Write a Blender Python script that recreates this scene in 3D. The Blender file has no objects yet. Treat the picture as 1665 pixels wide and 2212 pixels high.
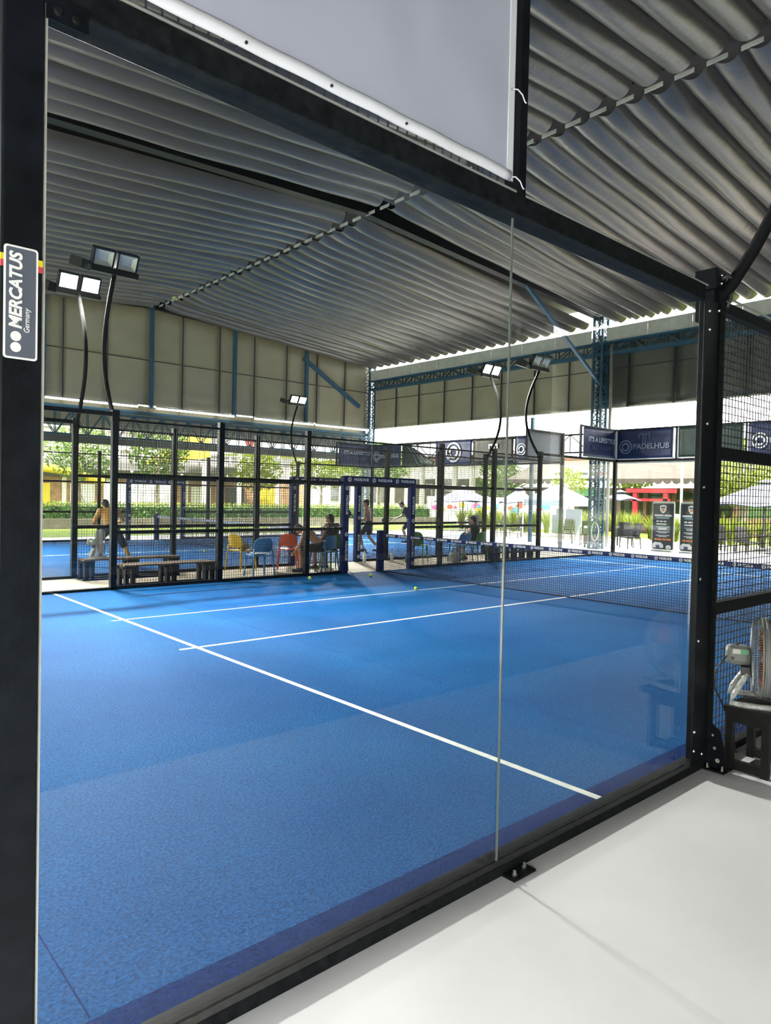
import bpy, bmesh, math, random
from mathutils import Vector, Matrix, noise
random.seed(7)
R = math.radians
PI = math.pi
scene = bpy.context.scene
C = scene.collection

# ------------------------------------------------------------------ camera
CAM = Vector((-0.50018, -2.01542, 1.68874))
yaw, pitch, roll, FPX = 0.726961, -0.021484, 0.021524, 1520.35
fw = Vector((math.sin(yaw) * math.cos(pitch), math.cos(yaw) * math.cos(pitch), math.sin(pitch)))
rt = Vector((math.cos(yaw), -math.sin(yaw), 0))
up = rt.cross(fw)
rr = math.cos(roll) * rt + math.sin(roll) * up
uu = -math.sin(roll) * rt + math.cos(roll) * up
cam_d = bpy.data.cameras.new('camera')
cam_d.sensor_fit = 'HORIZONTAL'
cam_d.sensor_width = 36.0
cam_d.lens = FPX / 1665.0 * 36.0
cam_d.clip_start = 0.05
cam_d.clip_end = 400
cam = bpy.data.objects.new('camera', cam_d)
C.objects.link(cam)
m = Matrix((rr, uu, -fw)).transposed().to_4x4()
m.translation = CAM
cam.matrix_world = m
scene.camera = cam

# ------------------------------------------------------------------ world, sun, exposure
SKY, SUN, EXPO = 9.0, 22.0, 0.2
world = bpy.data.worlds.new('sky')
scene.world = world
world.use_nodes = True
wn = world.node_tree
bg = wn.nodes['Background']
bg.inputs['Color'].default_value = (1.0, 0.985, 0.95, 1)
bg.inputs['Strength'].default_value = SKY
sd = bpy.data.lights.new('sun', 'SUN')
sd.energy = SUN
sd.angle = R(2)
sd.color = (1.0, 0.95, 0.86)
sun = bpy.data.objects.new('sun', sd)
C.objects.link(sun)
sun.rotation_euler = Vector((0.25, 0.42, -0.88)).to_track_quat('-Z', 'Y').to_euler()
vs = scene.view_settings
vs.view_transform = 'Standard'
vs.look = 'None'
vs.gamma = 1.0
vs.use_curve_mapping = False
vs.exposure = EXPO
cy = scene.cycles
cy.max_bounces = 10
cy.diffuse_bounces = 5
cy.glossy_bounces = 4
cy.transmission_bounces = 6
cy.transparent_max_bounces = 40
cy.sample_clamp_indirect = 6.0
cy.use_denoising = True
cy.caustics_reflective = False
cy.caustics_refractive = False

# ------------------------------------------------------------------ materials
MATS = {}


def mat(name, col, rough=0.6, metal=0.0, var=0.0, scale=8.0, bump=0.0, bscale=None, col2=None, trans=0.0, spec=0.5, emit=0.0, detail=4.0):
    if name in MATS:
        return MATS[name]
    mt = bpy.data.materials.new(name)
    mt.use_nodes = True
    nt = mt.node_tree
    b = nt.nodes['Principled BSDF']
    b.inputs['Base Color'].default_value = (*col, 1)
    b.inputs['Roughness'].default_value = rough
    b.inputs['Metallic'].default_value = metal
    b.inputs['Specular IOR Level'].default_value = spec
    if emit:
        b.inputs['Emission Color'].default_value = (*col, 1)
        b.inputs['Emission Strength'].default_value = emit
    tc = nt.nodes.new('ShaderNodeTexCoord')
    if var or col2:
        n = nt.nodes.new('ShaderNodeTexNoise')
        n.inputs['Scale'].default_value = scale
        n.inputs['Detail'].default_value = detail
        nt.links.new(tc.outputs['Object'], n.inputs['Vector'])
        rp = nt.nodes.new('ShaderNodeValToRGB')
        rp.color_ramp.elements[0].position = 0.3
        rp.color_ramp.elements[1].position = 0.7
        c2 = col2 if col2 else tuple(min(1, c * (1 + var)) for c in col)
        c1 = col if col2 else tuple(c * (1 - var) for c in col)
        rp.color_ramp.elements[0].color = (*c1, 1)
        rp.color_ramp.elements[1].color = (*c2, 1)
        nt.links.new(n.outputs['Fac'], rp.inputs['Fac'])
        nt.links.new(rp.outputs['Color'], b.inputs['Base Color'])
    if bump:
        n2 = nt.nodes.new('ShaderNodeTexNoise')
        n2.inputs['Scale'].default_value = bscale or scale
        n2.inputs['Detail'].default_value = 5
        nt.links.new(tc.outputs['Object'], n2.inputs['Vector'])
        bp = nt.nodes.new('ShaderNodeBump')
        bp.inputs['Strength'].default_value = bump
        bp.inputs['Distance'].default_value = 0.02
        nt.links.new(n2.outputs['Fac'], bp.inputs['Height'])
        nt.links.new(bp.outputs['Normal'], b.inputs['Normal'])
    if trans:
        tr = nt.nodes.new('ShaderNodeBsdfTranslucent')
        tr.inputs['Color'].default_value = (*col, 1)
        mx = nt.nodes.new('ShaderNodeMixShader')
        mx.inputs['Fac'].default_value = trans
        nt.links.new(b.outputs[0], mx.inputs[1])
        nt.links.new(tr.outputs[0], mx.inputs[2])
        nt.links.new(mx.outputs[0], nt.nodes['Material Output'].inputs['Surface'])
    MATS[name] = mt
    return mt


def glass_mat(name, tint, edge=None):
    mt = bpy.data.materials.new(name)
    mt.use_nodes = True
    nt = mt.node_tree
    nt.nodes.remove(nt.nodes['Principled BSDF'])
    lw = nt.nodes.new('ShaderNodeLayerWeight')
    lw.inputs['Blend'].default_value = 0.5
    pw = nt.nodes.new('ShaderNodeMath'); pw.operation = 'POWER'; pw.inputs[1].default_value = 5.0
    mu = nt.nodes.new('ShaderNodeMath'); mu.operation = 'MULTIPLY_ADD'
    mu.inputs[1].default_value = 0.9; mu.inputs[2].default_value = 0.04
    nt.links.new(lw.outputs['Facing'], pw.inputs[0])
    nt.links.new(pw.outputs[0], mu.inputs[0])
    tr = nt.nodes.new('ShaderNodeBsdfTransparent'); tr.inputs['Color'].default_value = (*tint, 1)
    gl = nt.nodes.new('ShaderNodeBsdfGlossy'); gl.inputs['Roughness'].default_value = 0.0
    mx = nt.nodes.new('ShaderNodeMixShader')
    nt.links.new(mu.outputs[0], mx.inputs['Fac'])
    nt.links.new(tr.outputs[0], mx.inputs[1])
    nt.links.new(gl.outputs[0], mx.inputs[2])
    nt.links.new(mx.outputs[0], nt.nodes['Material Output'].inputs['Surface'])
    MATS[name] = mt
    return mt


def turf_mat():
    """blue sand-filled artificial turf; the near border strip is a darker blue"""
    mt = bpy.data.materials.new('turf')
    mt.use_nodes = True
    nt = mt.node_tree
    b = nt.nodes['Principled BSDF']
    b.inputs['Roughness'].default_value = 0.75
    b.inputs['Specular IOR Level'].default_value = 0.04
    tc = nt.nodes.new('ShaderNodeTexCoord')
    n = nt.nodes.new('ShaderNodeTexNoise'); n.inputs['Scale'].default_value = 0.45; n.inputs['Detail'].default_value = 6
    f = nt.nodes.new('ShaderNodeTexNoise'); f.inputs['Scale'].default_value = 70; f.inputs['Detail'].default_value = 3
    nt.links.new(tc.outputs['Object'], n.inputs['Vector'])
    nt.links.new(tc.outputs['Object'], f.inputs['Vector'])
    r1 = nt.nodes.new('ShaderNodeValToRGB')
    r1.color_ramp.elements[0].position = 0.3
    r1.color_ramp.elements[1].position = 0.75
    r1.color_ramp.elements[0].color = (0.006, 0.078, 0.26, 1)
    r1.color_ramp.elements[1].color = (0.012, 0.125, 0.345, 1)
    r2 = nt.nodes.new('ShaderNodeValToRGB')
    r2.color_ramp.elements[0].position = 0.35
    r2.color_ramp.elements[1].position = 0.7
    r2.color_ramp.elements[0].color = (0.45, 0.47, 0.5, 1)
    r2.color_ramp.elements[1].color = (1.45, 1.4, 1.35, 1)
    nt.links.new(n.outputs['Fac'], r1.inputs['Fac'])
    nt.links.new(f.outputs['Fac'], r2.inputs['Fac'])
    mx = nt.nodes.new('ShaderNodeMix'); mx.data_type = 'RGBA'; mx.blend_type = 'MULTIPLY'; mx.inputs[0].default_value = 0.75
    nt.links.new(r1.outputs[0], mx.inputs[6])
    nt.links.new(r2.outputs[0], mx.inputs[7])
    nt.links.new(mx.outputs[2], b.inputs['Base Color'])
    bp = nt.nodes.new('ShaderNodeBump'); bp.inputs['Strength'].default_value = 0.5; bp.inputs['Distance'].default_value = 0.01
    nt.links.new(f.outputs['Fac'], bp.inputs['Height'])
    nt.links.new(bp.outputs['Normal'], b.inputs['Normal'])
    MATS['turf'] = mt
    return mt


turf_mat()
glass_mat('glass', (0.965, 0.975, 0.97))
mat('turf_edge', (0.0, 0.022, 0.13), 0.95, var=0.3, scale=60, bump=0.4, bscale=90, spec=0.1)  # darker blue for the near border strip and the seams
mat('line_white', (0.78, 0.82, 0.76), 0.8, var=0.1, scale=20, bump=0.3, bscale=80)
mat('concrete', (0.66, 0.67, 0.685), 0.55, var=0.07, scale=1.3, bump=0.06, bscale=14, detail=8)
mat('terrace', (0.34, 0.31, 0.25), 0.8, var=0.1, scale=1.0)
mat('steel_black', (0.006, 0.008, 0.011), 0.42, 0.0, var=0.35, scale=14, bump=0.05, bscale=60, spec=0.15)
mat('steel_dull', (0.010, 0.012, 0.013), 0.55, 0.0, var=0.4, scale=25, bump=0.08, bscale=50, spec=0.06)
mat('bolt', (0.62, 0.62, 0.6), 0.3, 1.0, var=0.15, scale=40)
mat('pole_black', (0.006, 0.007, 0.008), 0.75, spec=0.1)
mat('wire', (0.015, 0.018, 0.022), 0.5)
mat('steel_blue', (0.018, 0.075, 0.125), 0.5, var=0.2, scale=6)
mat('galv', (0.42, 0.43, 0.4), 0.45, 0.2, var=0.15, scale=5)
mat('gutter', (0.55, 0.53, 0.45), 0.5, var=0.12, scale=4)
mat('ceiling_cloth', (0.080, 0.074, 0.066), 0.31, 0.22, var=0.06, scale=3, bump=0.35, bscale=5)
mat('ceiling_cloth_b', (0.092, 0.085, 0.075), 0.31, 0.22, var=0.06, scale=3, bump=0.35, bscale=7)
mat('roof_metal', (0.25, 0.25, 0.25), 0.6)
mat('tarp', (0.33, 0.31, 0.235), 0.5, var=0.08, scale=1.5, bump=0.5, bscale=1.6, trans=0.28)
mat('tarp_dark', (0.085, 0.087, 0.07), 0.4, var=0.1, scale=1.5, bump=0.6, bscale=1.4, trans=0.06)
mat('rope', (0.03, 0.035, 0.04), 0.8)
mat('banner_grey', (0.45, 0.475, 0.57), 0.55, var=0.03, scale=2, bump=0.15, bscale=3)
mat('banner_hem', (0.72, 0.74, 0.78), 0.5, var=0.04, scale=4)
mat('banner_navy', (0.008, 0.022, 0.10), 0.5, var=0.2, scale=3, bump=0.4, bscale=4)
mat('banner_green', (0.008, 0.035, 0.028), 0.45, var=0.2, scale=3, bump=0.4, bscale=4)
mat('banner_black', (0.03, 0.03, 0.02), 0.45, var=0.3, scale=3, bump=0.4, bscale=4)
mat('print_white', (0.82, 0.83, 0.84), 0.6, var=0.05, scale=20)
mat('print_grey', (0.30, 0.34, 0.42), 0.6, var=0.05, scale=20)
mat('print_dim', (0.10, 0.13, 0.22), 0.6, var=0.1, scale=20)
mat('pad_navy', (0.006, 0.016, 0.085), 0.6, var=0.15, scale=9, bump=0.2, bscale=8, spec=0.2)
mat('net_cord', (0.008, 0.014, 0.03), 0.9)
mat('sticker', (0.10, 0.115, 0.15), 0.4, var=0.08, scale=9)
mat('flag_gold', (0.72, 0.58, 0.02), 0.4)
mat('flag_red', (0.55, 0.06, 0.08), 0.4)
mat('lamp_body', (0.012, 0.014, 0.016), 0.4)
mat('lamp_reflector', (0.55, 0.57, 0.55), 0.35, 0.3, var=0.1, scale=30)
mat('lamp_lit', (1.0, 0.96, 0.86), 0.5, emit=45)
mat('tube_lit', (1.0, 0.97, 0.9), 0.5, emit=9)
mat('ball', (0.62, 0.78, 0.03), 0.85, var=0.15, scale=40, bump=0.3, bscale=90)
for nm, c in (('yellow', (0.62, 0.42, 0.02)), ('blue', (0.04, 0.22, 0.5)), ('orange', (0.6, 0.1, 0.04)), ('green', (0.08, 0.26, 0.03))):
    mat('plastic_' + nm, c, 0.4, var=0.06, scale=4)
mat('wood_black', (0.008, 0.008, 0.009), 0.6, var=0.4, scale=12, bump=0.15, bscale=30, spec=0.2)
mat('wood_brown', (0.09, 0.06, 0.035), 0.6, var=0.4, scale=12, bump=0.15, bscale=30)
mat('fan_grey', (0.20, 0.215, 0.21), 0.45, var=0.08, scale=8)
mat('fan_dark', (0.03, 0.034, 0.036), 0.45)
mat('fan_blade', (0.35, 0.10, 0.03), 0.4)
mat('wrap', (0.5, 0.52, 0.5), 0.15, var=0.3, scale=30, bump=0.9, bscale=40)
mat('label_white', (0.7, 0.72, 0.68), 0.5)
mat('label_green', (0.12, 0.42, 0.25), 0.5)
mat('skin', (0.50, 0.26, 0.14), 0.5, var=0.12, scale=7)
mat('skin_dark', (0.30, 0.135, 0.065), 0.5, var=0.12, scale=7)
mat('skin_gold', (0.62, 0.31, 0.07), 0.5, var=0.12, scale=7)
mat('hair', (0.010, 0.008, 0.007), 0.6, var=0.3, scale=60, bump=0.5, bscale=60)
mat('cloth_black', (0.012, 0.013, 0.016), 0.8, var=0.3, scale=10, bump=0.3, bscale=12)
mat('cloth_navy', (0.013, 0.018, 0.032), 0.8, var=0.3, scale=10, bump=0.3, bscale=12)
mat('shoe', (0.015, 0.015, 0.018), 0.6)
mat('sock', (0.7, 0.7, 0.7), 0.8)
mat('bottle', (0.75, 0.77, 0.76), 0.2)
mat('bag', (0.35, 0.28, 0.17), 0.8, var=0.3, scale=12, bump=0.4, bscale=14)
mat('towel', (0.7, 0.7, 0.68), 0.9, var=0.1, scale=12, bump=0.4, bscale=20)
mat('grass', (0.085, 0.135, 0.006), 0.9, col2=(0.13, 0.18, 0.01), scale=1.2, bump=0.5, bscale=40)
mat('leaf', (0.05, 0.105, 0.008), 0.6, col2=(0.13, 0.20, 0.012), scale=3, trans=0.35)
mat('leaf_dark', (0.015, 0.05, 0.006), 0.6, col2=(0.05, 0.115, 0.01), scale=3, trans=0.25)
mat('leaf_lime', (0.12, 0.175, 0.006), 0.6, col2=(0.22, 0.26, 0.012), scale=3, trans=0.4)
mat('leaf_dry', (0.2, 0.12, 0.06), 0.8, col2=(0.26, 0.2, 0.12), scale=3)
mat('bark', (0.2, 0.17, 0.13), 0.9, var=0.3, scale=6, bump=0.8, bscale=9)
mat('plaster', (0.7, 0.68, 0.64), 0.8, var=0.05, scale=1)
mat('white_panel', (0.8, 0.8, 0.8), 0.6, var=0.02, scale=1)
mat('louvre', (0.42, 0.40, 0.36), 0.7, var=0.1, scale=2)
mat('dark_fascia', (0.17, 0.17, 0.165), 0.7)
mat('yellow_paint', (0.75, 0.52, 0.03), 0.5, var=0.05, scale=2)
mat('red_paint', (0.26, 0.010, 0.018), 0.5)
mat('kiosk_wood', (0.11, 0.045, 0.017), 0.7, var=0.3, scale=5)
mat('kiosk_roof', (0.05, 0.04, 0.03), 0.8, var=0.2, scale=5)
mat('shop_wood', (0.30, 0.17, 0.09), 0.7, var=0.3, scale=3)
mat('window_dark', (0.05, 0.05, 0.04), 0.2)
mat('umbrella_white', (0.40, 0.42, 0.56), 0.8, var=0.05, scale=2, trans=0.3)
mat('umbrella_navy', (0.03, 0.04, 0.14), 0.8)
mat('umbrella_pole', (0.08, 0.08, 0.08), 0.5)
mat('umbrella_grey', (0.10, 0.12, 0.18), 0.8)
mat('tent_white', (0.40, 0.47, 0.56), 0.7, var=0.03, scale=2, trans=0.35)
mat('wicker', (0.012, 0.011, 0.011), 0.7, var=0.3, scale=40, bump=0.5, bscale=60)
mat('standee', (0.035, 0.04, 0.05), 0.5, var=0.2, scale=3)
mat('standee_rim', (0.7, 0.72, 0.6), 0.5)
mat('print_orange', (0.75, 0.25, 0.06), 0.6)
mat('print_cyan', (0.25, 0.5, 0.62), 0.6)
mat('mural_pink', (0.75, 0.12, 0.3), 0.7)
mat('mural_blue', (0.1, 0.4, 0.7), 0.7)
mat('mural_yellow', (0.8, 0.55, 0.05), 0.7)
mat('mural_red', (0.7, 0.1, 0.06), 0.7)
mat('planter_wall', (0.10, 0.09, 0.065), 0.9, var=0.2, scale=3)
mat('aisle_sun_cast', (0.50, 0.44, 0.33), 0.7, var=0.12, scale=1.2, detail=7)  # tan colour puts the warm sunlit cast into this strip of concrete
mat('paper', (0.55, 0.6, 0.52), 0.7)
M = MATS


# ------------------------------------------------------------------ mesh helpers
class MB:
    def __init__(self):
        self.v, self.f = [], []

    def add(self, vs, fs):
        o = len(self.v)
        self.v += [tuple(p) for p in vs]
        self.f += [tuple(i + o for i in q) for q in fs]
        return self

    def box(self, x0, y0, z0, x1, y1, z1):
        vs = [(x, y, z) for z in (z0, z1) for y in (y0, y1) for x in (x0, x1)]
        return self.add(vs, [(0, 2, 3, 1), (4, 5, 7, 6), (0, 1, 5, 4), (2, 6, 7, 3), (0, 4, 6, 2), (1, 3, 7, 5)])

    def obox(self, mtx, sx, sy, sz):
        vs = [mtx @ Vector((x * sx / 2, y * sy / 2, z * sz / 2)) for z in (-1, 1) for y in (-1, 1) for x in (-1, 1)]
        return self.add(vs, [(0, 2, 3, 1), (4, 5, 7, 6), (0, 1, 5, 4), (2, 6, 7, 3), (0, 4, 6, 2), (1, 3, 7, 5)])

    def bar(self, p0, p1, w, h=None, caps=True):
        p0, p1 = Vector(p0), Vector(p1)
        h = h or w
        d = (p1 - p0).normalized()
        u = Vector((0, 0, 1)) if abs(d.z) < 0.95 else Vector((0, 1, 0))
        s = d.cross(u).normalized()
        t = s.cross(d).normalized()
        vs = [p + s * a * w / 2 + t * b * h / 2 for p in (p0, p1) for a, b in ((-1, -1), (1, -1), (1, 1), (-1, 1))]
        fs = [(0, 1, 5, 4), (1, 2, 6, 5), (2, 3, 7, 6), (3, 0, 4, 7)]
        if caps:
            fs += [(3, 2, 1, 0), (4, 5, 6, 7)]
        return self.add(vs, fs)

    def tube(self, pts, r, n=8, caps=True):
        pts = [Vector(p) for p in pts]
        rs = r if isinstance(r, (list, tuple)) else [r] * len(pts)
        vs, fs = [], []
        s = None
        for i, p in enumerate(pts):
            d = (pts[min(i + 1, len(pts) - 1)] - pts[max(i - 1, 0)]).normalized()
            if s is None:
                a = Vector((0, 0, 1)) if abs(d.z) < 0.9 else Vector((1, 0, 0))
                s = d.cross(a).normalized()
            else:
                s = (s - d * s.dot(d)).normalized()
            t = d.cross(s)
            for k in range(n):
                a = 2 * PI * k / n
                vs.append(p + (s * math.cos(a) + t * math.sin(a)) * rs[i])
        for i in range(len(pts) - 1):
            for k in range(n):
                fs.append((i * n + k, i * n + (k + 1) % n, (i + 1) * n + (k + 1) % n, (i + 1) * n + k))
        if caps:
            fs.append(tuple(range(n - 1, -1, -1)))
            fs.append(tuple(range((len(pts) - 1) * n, len(pts) * n)))
        return self.add(vs, fs)

    def ell(self, c, r, n=12, k=8, mtx=None):
        c = Vector(c)
        vs = []
        for i in range(k + 1):
            th = PI * i / k
            for j in range(n):
                ph = 2 * PI * j / n
                p = Vector((r[0] * math.sin(th) * math.cos(ph), r[1] * math.sin(th) * math.sin(ph), r[2] * math.cos(th)))
                vs.append((mtx @ p if mtx else p) + c)
        fs = []
        for i in range(k):
            for j in range(n):
                a, b = i * n + j, i * n + (j + 1) % n
                fs.append((a, a + n, b + n, b))
        return self.add(vs, fs)

    def cone(self, p0, r0, p1, r1, n=10):
        """tapered capsule"""
        p0, p1 = Vector(p0), Vector(p1)
        self.tube([p0, p1], [r0, r1], n)
        self.ell(p0, (r0, r0, r0), n, 6)
        self.ell(p1, (r1, r1, r1), n, 6)
        return self

    def lathe(self, prof, n=16, c=(0, 0, 0)):
        vs = []
        for r, z in prof:
            for j in range(n):
                a = 2 * PI * j / n
                vs.append((c[0] + r * math.cos(a), c[1] + r * math.sin(a), c[2] + z))
        fs = []
        for i in range(len(prof) - 1):
            for j in range(n):
                fs.append((i * n + j, i * n + (j + 1) % n, (i + 1) * n + (j + 1) % n, (i + 1) * n + j))
        fs.append(tuple(range(n - 1, -1, -1)))
        fs.append(tuple(range((len(prof) - 1) * n, len(prof) * n)))
        return self.add(vs, fs)

    def prism(self, poly, t, mtx=None):
        """polygon in local xy, thickness t along z"""
        n = len(poly)
        vs = [Vector((x, y, z)) for z in (0, t) for x, y in poly]
        if mtx:
            vs = [mtx @ p for p in vs]
        fs = [tuple(range(n - 1, -1, -1)), tuple(range(n, 2 * n))]
        for i in range(n):
            j = (i + 1) % n
            fs.append((i, j, j + n, i + n))
        return self.add(vs, fs)

    def sheet(self, fn, nu, nv, t=0.0):
        """grid surface fn(u,v)->point, optional thickness along fn normal (approx by second layer fn offset)"""
        vs = [Vector(fn(i / nu, j / nv)) for j in range(nv + 1) for i in range(nu + 1)]
        fs = [(j * (nu + 1) + i, j * (nu + 1) + i + 1, (j + 1) * (nu + 1) + i + 1, (j + 1) * (nu + 1) + i) for j in range(nv) for i in range(nu)]
        return self.add(vs, fs)

    def mesh(self, name, material, smooth=False):
        me = bpy.data.meshes.new(name)
        me.from_pydata(self.v, [], self.f)
        me.materials.append(M[material] if isinstance(material, str) else material)
        if smooth:
            me.polygons.foreach_set('use_smooth', [True] * len(me.polygons))
        me.update()
        return me

    def build(self, name, material, parent=None, smooth=False, kind=None, label=None, bevel=0.0, world=False, solid=0.0, loc=None):
        return link(name, self.mesh(name, material, smooth), parent, kind, label, bevel, world, solid, loc)


def link(name, me, parent=None, kind=None, label=None, bevel=0.0, world=False, solid=0.0, loc=None, rot=None):
    o = bpy.data.objects.new(name, me)
    C.objects.link(o)
    if loc is not None:
        o.location = loc
    if rot is not None:
        o.rotation_euler = rot
    if parent:
        o.parent = parent
        if world:
            o.matrix_parent_inverse = (Matrix.Translation(parent.location) @ parent.rotation_euler.to_matrix().to_4x4()).inverted()
    if kind:
        o['kind'] = kind
    if label:
        o['label'] = label
    if solid:
        s = o.modifiers.new('solid', 'SOLIDIFY')
        s.thickness = solid
        s.offset = 0
    if bevel:
        b = o.modifiers.new('bevel', 'BEVEL')
        b.width = bevel
        b.segments = 2
        b.limit_method = 'ANGLE'
    return o


def tag(o, label, cat, group=None):
    o['label'] = label
    o['category'] = cat
    if group:
        o['group'] = group
    return o


def thing(name, label, cat, loc=(0, 0, 0), rz=0.0, group=None, kind=None):
    o = bpy.data.objects.new(name, None)
    o.empty_display_size = 0.2
    C.objects.link(o)
    o.location = loc
    o.rotation_euler = (0, 0, rz)
    if kind:
        o['kind'] = kind
    if label:
        o['label'] = label
    if cat:
        o['category'] = cat
    if group:
        o['group'] = group
    return o


def dup(root, loc, rz=None, label=None, group=None, scale=None):
    r = root.copy()
    C.objects.link(r)
    r.location = loc
    if rz is not None:
        r.rotation_euler = (0, 0, rz)
    if scale:
        r.scale = (scale,) * 3
    if label:
        r['label'] = label
    if group:
        r['group'] = group

    def rec(src, dst):
        for ch in list(src.children):
            c = ch.copy()
            C.objects.link(c)
            c.parent = dst
            rec(ch, c)
    rec(root, r)
    return r


def struct(name, mb, material, **k):
    return mb.build(name, material, kind='structure', **k)


TXT = {}


def text(s, size, material, parent, mtx, name='lettering', bold=0.0, shear=0.0, align='CENTER', world=True, width=None):
    key = (s, size, material, bold, shear, align, width)
    if key not in TXT:
        cu = bpy.data.curves.new('t', 'FONT')
        cu.body = s
        cu.size = size
        cu.extrude = 0.0012
        cu.offset = bold * size
        cu.shear = shear
        cu.align_x = align
        cu.align_y = 'CENTER'
        cu.resolution_u = 3
        t = bpy.data.objects.new('t', cu)
        C.objects.link(t)
        dg = bpy.context.evaluated_depsgraph_get()
        me = bpy.data.meshes.new_from_object(t.evaluated_get(dg))
        me.name = 'lettering'
        me.materials.clear()
        me.materials.append(M[material])
        if width:
            xs = [v.co.x for v in me.vertices]
            k = width / (max(xs) - min(xs))
            for v in me.vertices:
                v.co.x *= k
        bpy.data.objects.remove(t)
        bpy.data.curves.remove(cu)
        TXT[key] = me
    o = link(name, TXT[key], parent, world=False)
    if world:
        o.matrix_parent_inverse = (Matrix.Translation(parent.location) @ parent.rotation_euler.to_matrix().to_4x4()).inverted()
    o.matrix_basis = mtx
    return o


def frame(o, x, y):
    """matrix with local x->x dir, y->y dir, origin o"""
    x, y = Vector(x).normalized(), Vector(y).normalized()
    z = x.cross(y)
    mt = Matrix((x, y, z)).transposed().to_4x4()
    mt.translation = Vector(o)
    return mt


def ring(mb, r0, r1, t, mtx, n=24):
    vs, fs = [], []
    for z in (0, t):
        for r in (r0, r1):
            for k in range(n):
                a = 2 * PI * k / n
                vs.append(mtx @ Vector((r * math.cos(a), r * math.sin(a), z)))
    for k in range(n):
        j = (k + 1) % n
        fs += [(2 * n + k, 3 * n + k, 3 * n + j, 2 * n + j), (k, j, n + j, n + k), (k, 2 * n + k, 2 * n + j, j), (n + k, n + j, 3 * n + j, 3 * n + k)]
    mb.add(vs, fs)


def logo(parent, mtx, s, material='print_white'):
    """circled P emblem"""
    mb = MB()
    ring(mb, 0.82 * s, s, 0.0015, mtx)
    ring(mb, 0.38 * s, 0.62 * s, 0.0015, mtx)
    mb.prism([(-0.62 * s, -0.8 * s), (-0.40 * s, -0.86 * s), (-0.40 * s, 0), (-0.62 * s, 0)], 0.0015, mtx)
    return mb.build('emblem', material, parent, world=True)



# ------------------------------------------------------------------ the setting: ground and floor
mb = MB(); mb.box(-9, -16, -0.2, 25.5, 24.3, 0.0)
floor = struct('floor', mb, 'concrete')
mb = MB(); mb.box(25.5, -20, -0.2, 30.5, 24.3, -0.01)
struct('floor_terrace', mb, 'terrace')
mb = MB(); mb.box(-60, 24.3, -0.25, 90, 110, -0.03); mb.box(30.5, -60, -0.25, 110, 24.3, -0.03); mb.box(-60, -60, -0.25, -9, 24.3, -0.03); mb.box(-9, -60, -0.25, 30.5, -20, -0.03)
mb.box(-9, -20, -0.25, 25.5, -16, -0.03)
struct('ground', mb, 'grass')


def court_floor(name, y0, extra=False):
    mb = MB(); mb.box(0.07, y0 + 0.22, 0.0, 19.93, y0 + 9.93, 0.012)
    fl = struct(name, mb, 'turf')
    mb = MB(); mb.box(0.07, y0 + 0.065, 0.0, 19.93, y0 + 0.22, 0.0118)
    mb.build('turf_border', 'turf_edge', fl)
    for nm, x0, x1, a, b in (('service_line', 3.025, 3.075, 0.07, 9.93), ('service_line', 16.925, 16.975, 0.07, 9.93)):
        MB().box(x0, y0 + a, 0.011, x1, y0 + b, 0.0145).build(nm, 'line_white', fl)
    MB().box(2.85, y0 + 4.975, 0.011, 17.15, y0 + 5.025, 0.0142).build('centre_line', 'line_white', fl)
    if y0 == 0:
        for xs_ in (0.288, 4.15):
            MB().box(xs_ - 0.003, 0.23, 0.0118, xs_ + 0.003, 9.9, 0.0126).build('turf_seam', 'turf_edge', fl)
    if extra:
        MB().box(2.9, y0 + 7.06, 0.011, 17.1, y0 + 7.085, 0.0142).build('training_line', 'line_white', fl)
    return fl


MB().box(-1.2, 10.02, -0.1, 21.3, 11.98, 0.004).build('floor_aisle', 'aisle_sun_cast', kind='structure')  # slab added over the concrete to hold the painted sun cast
court_floor('floor_near_court', 0, True)
court_floor('floor_far_court', 12)
court_floor('floor_behind_court', -12.1)

# ------------------------------------------------------------------ hall: roof, ceiling pleats, tarps
XE, YF, XR = 21.8, 24.4, 10.78
mb = MB()
for sgn, xe in ((1, XE + 0.15), (-1, -1.9)):
    mb.add([(XR, -14.5, 9.45), (xe, -14.5, 8.62), (xe, YF + 0.5, 8.62), (XR, YF + 0.5, 9.45),
            (XR, -14.5, 9.5), (xe, -14.5, 8.67), (xe, YF + 0.5, 8.67), (XR, YF + 0.5, 9.5)],
           [(0, 1, 2, 3), (4, 7, 6, 5), (0, 4, 5, 1), (1, 5, 6, 2), (2, 6, 7, 3), (3, 7, 4, 0)])
struct('roof', mb, 'roof_metal')

PER = 0.532


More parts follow.
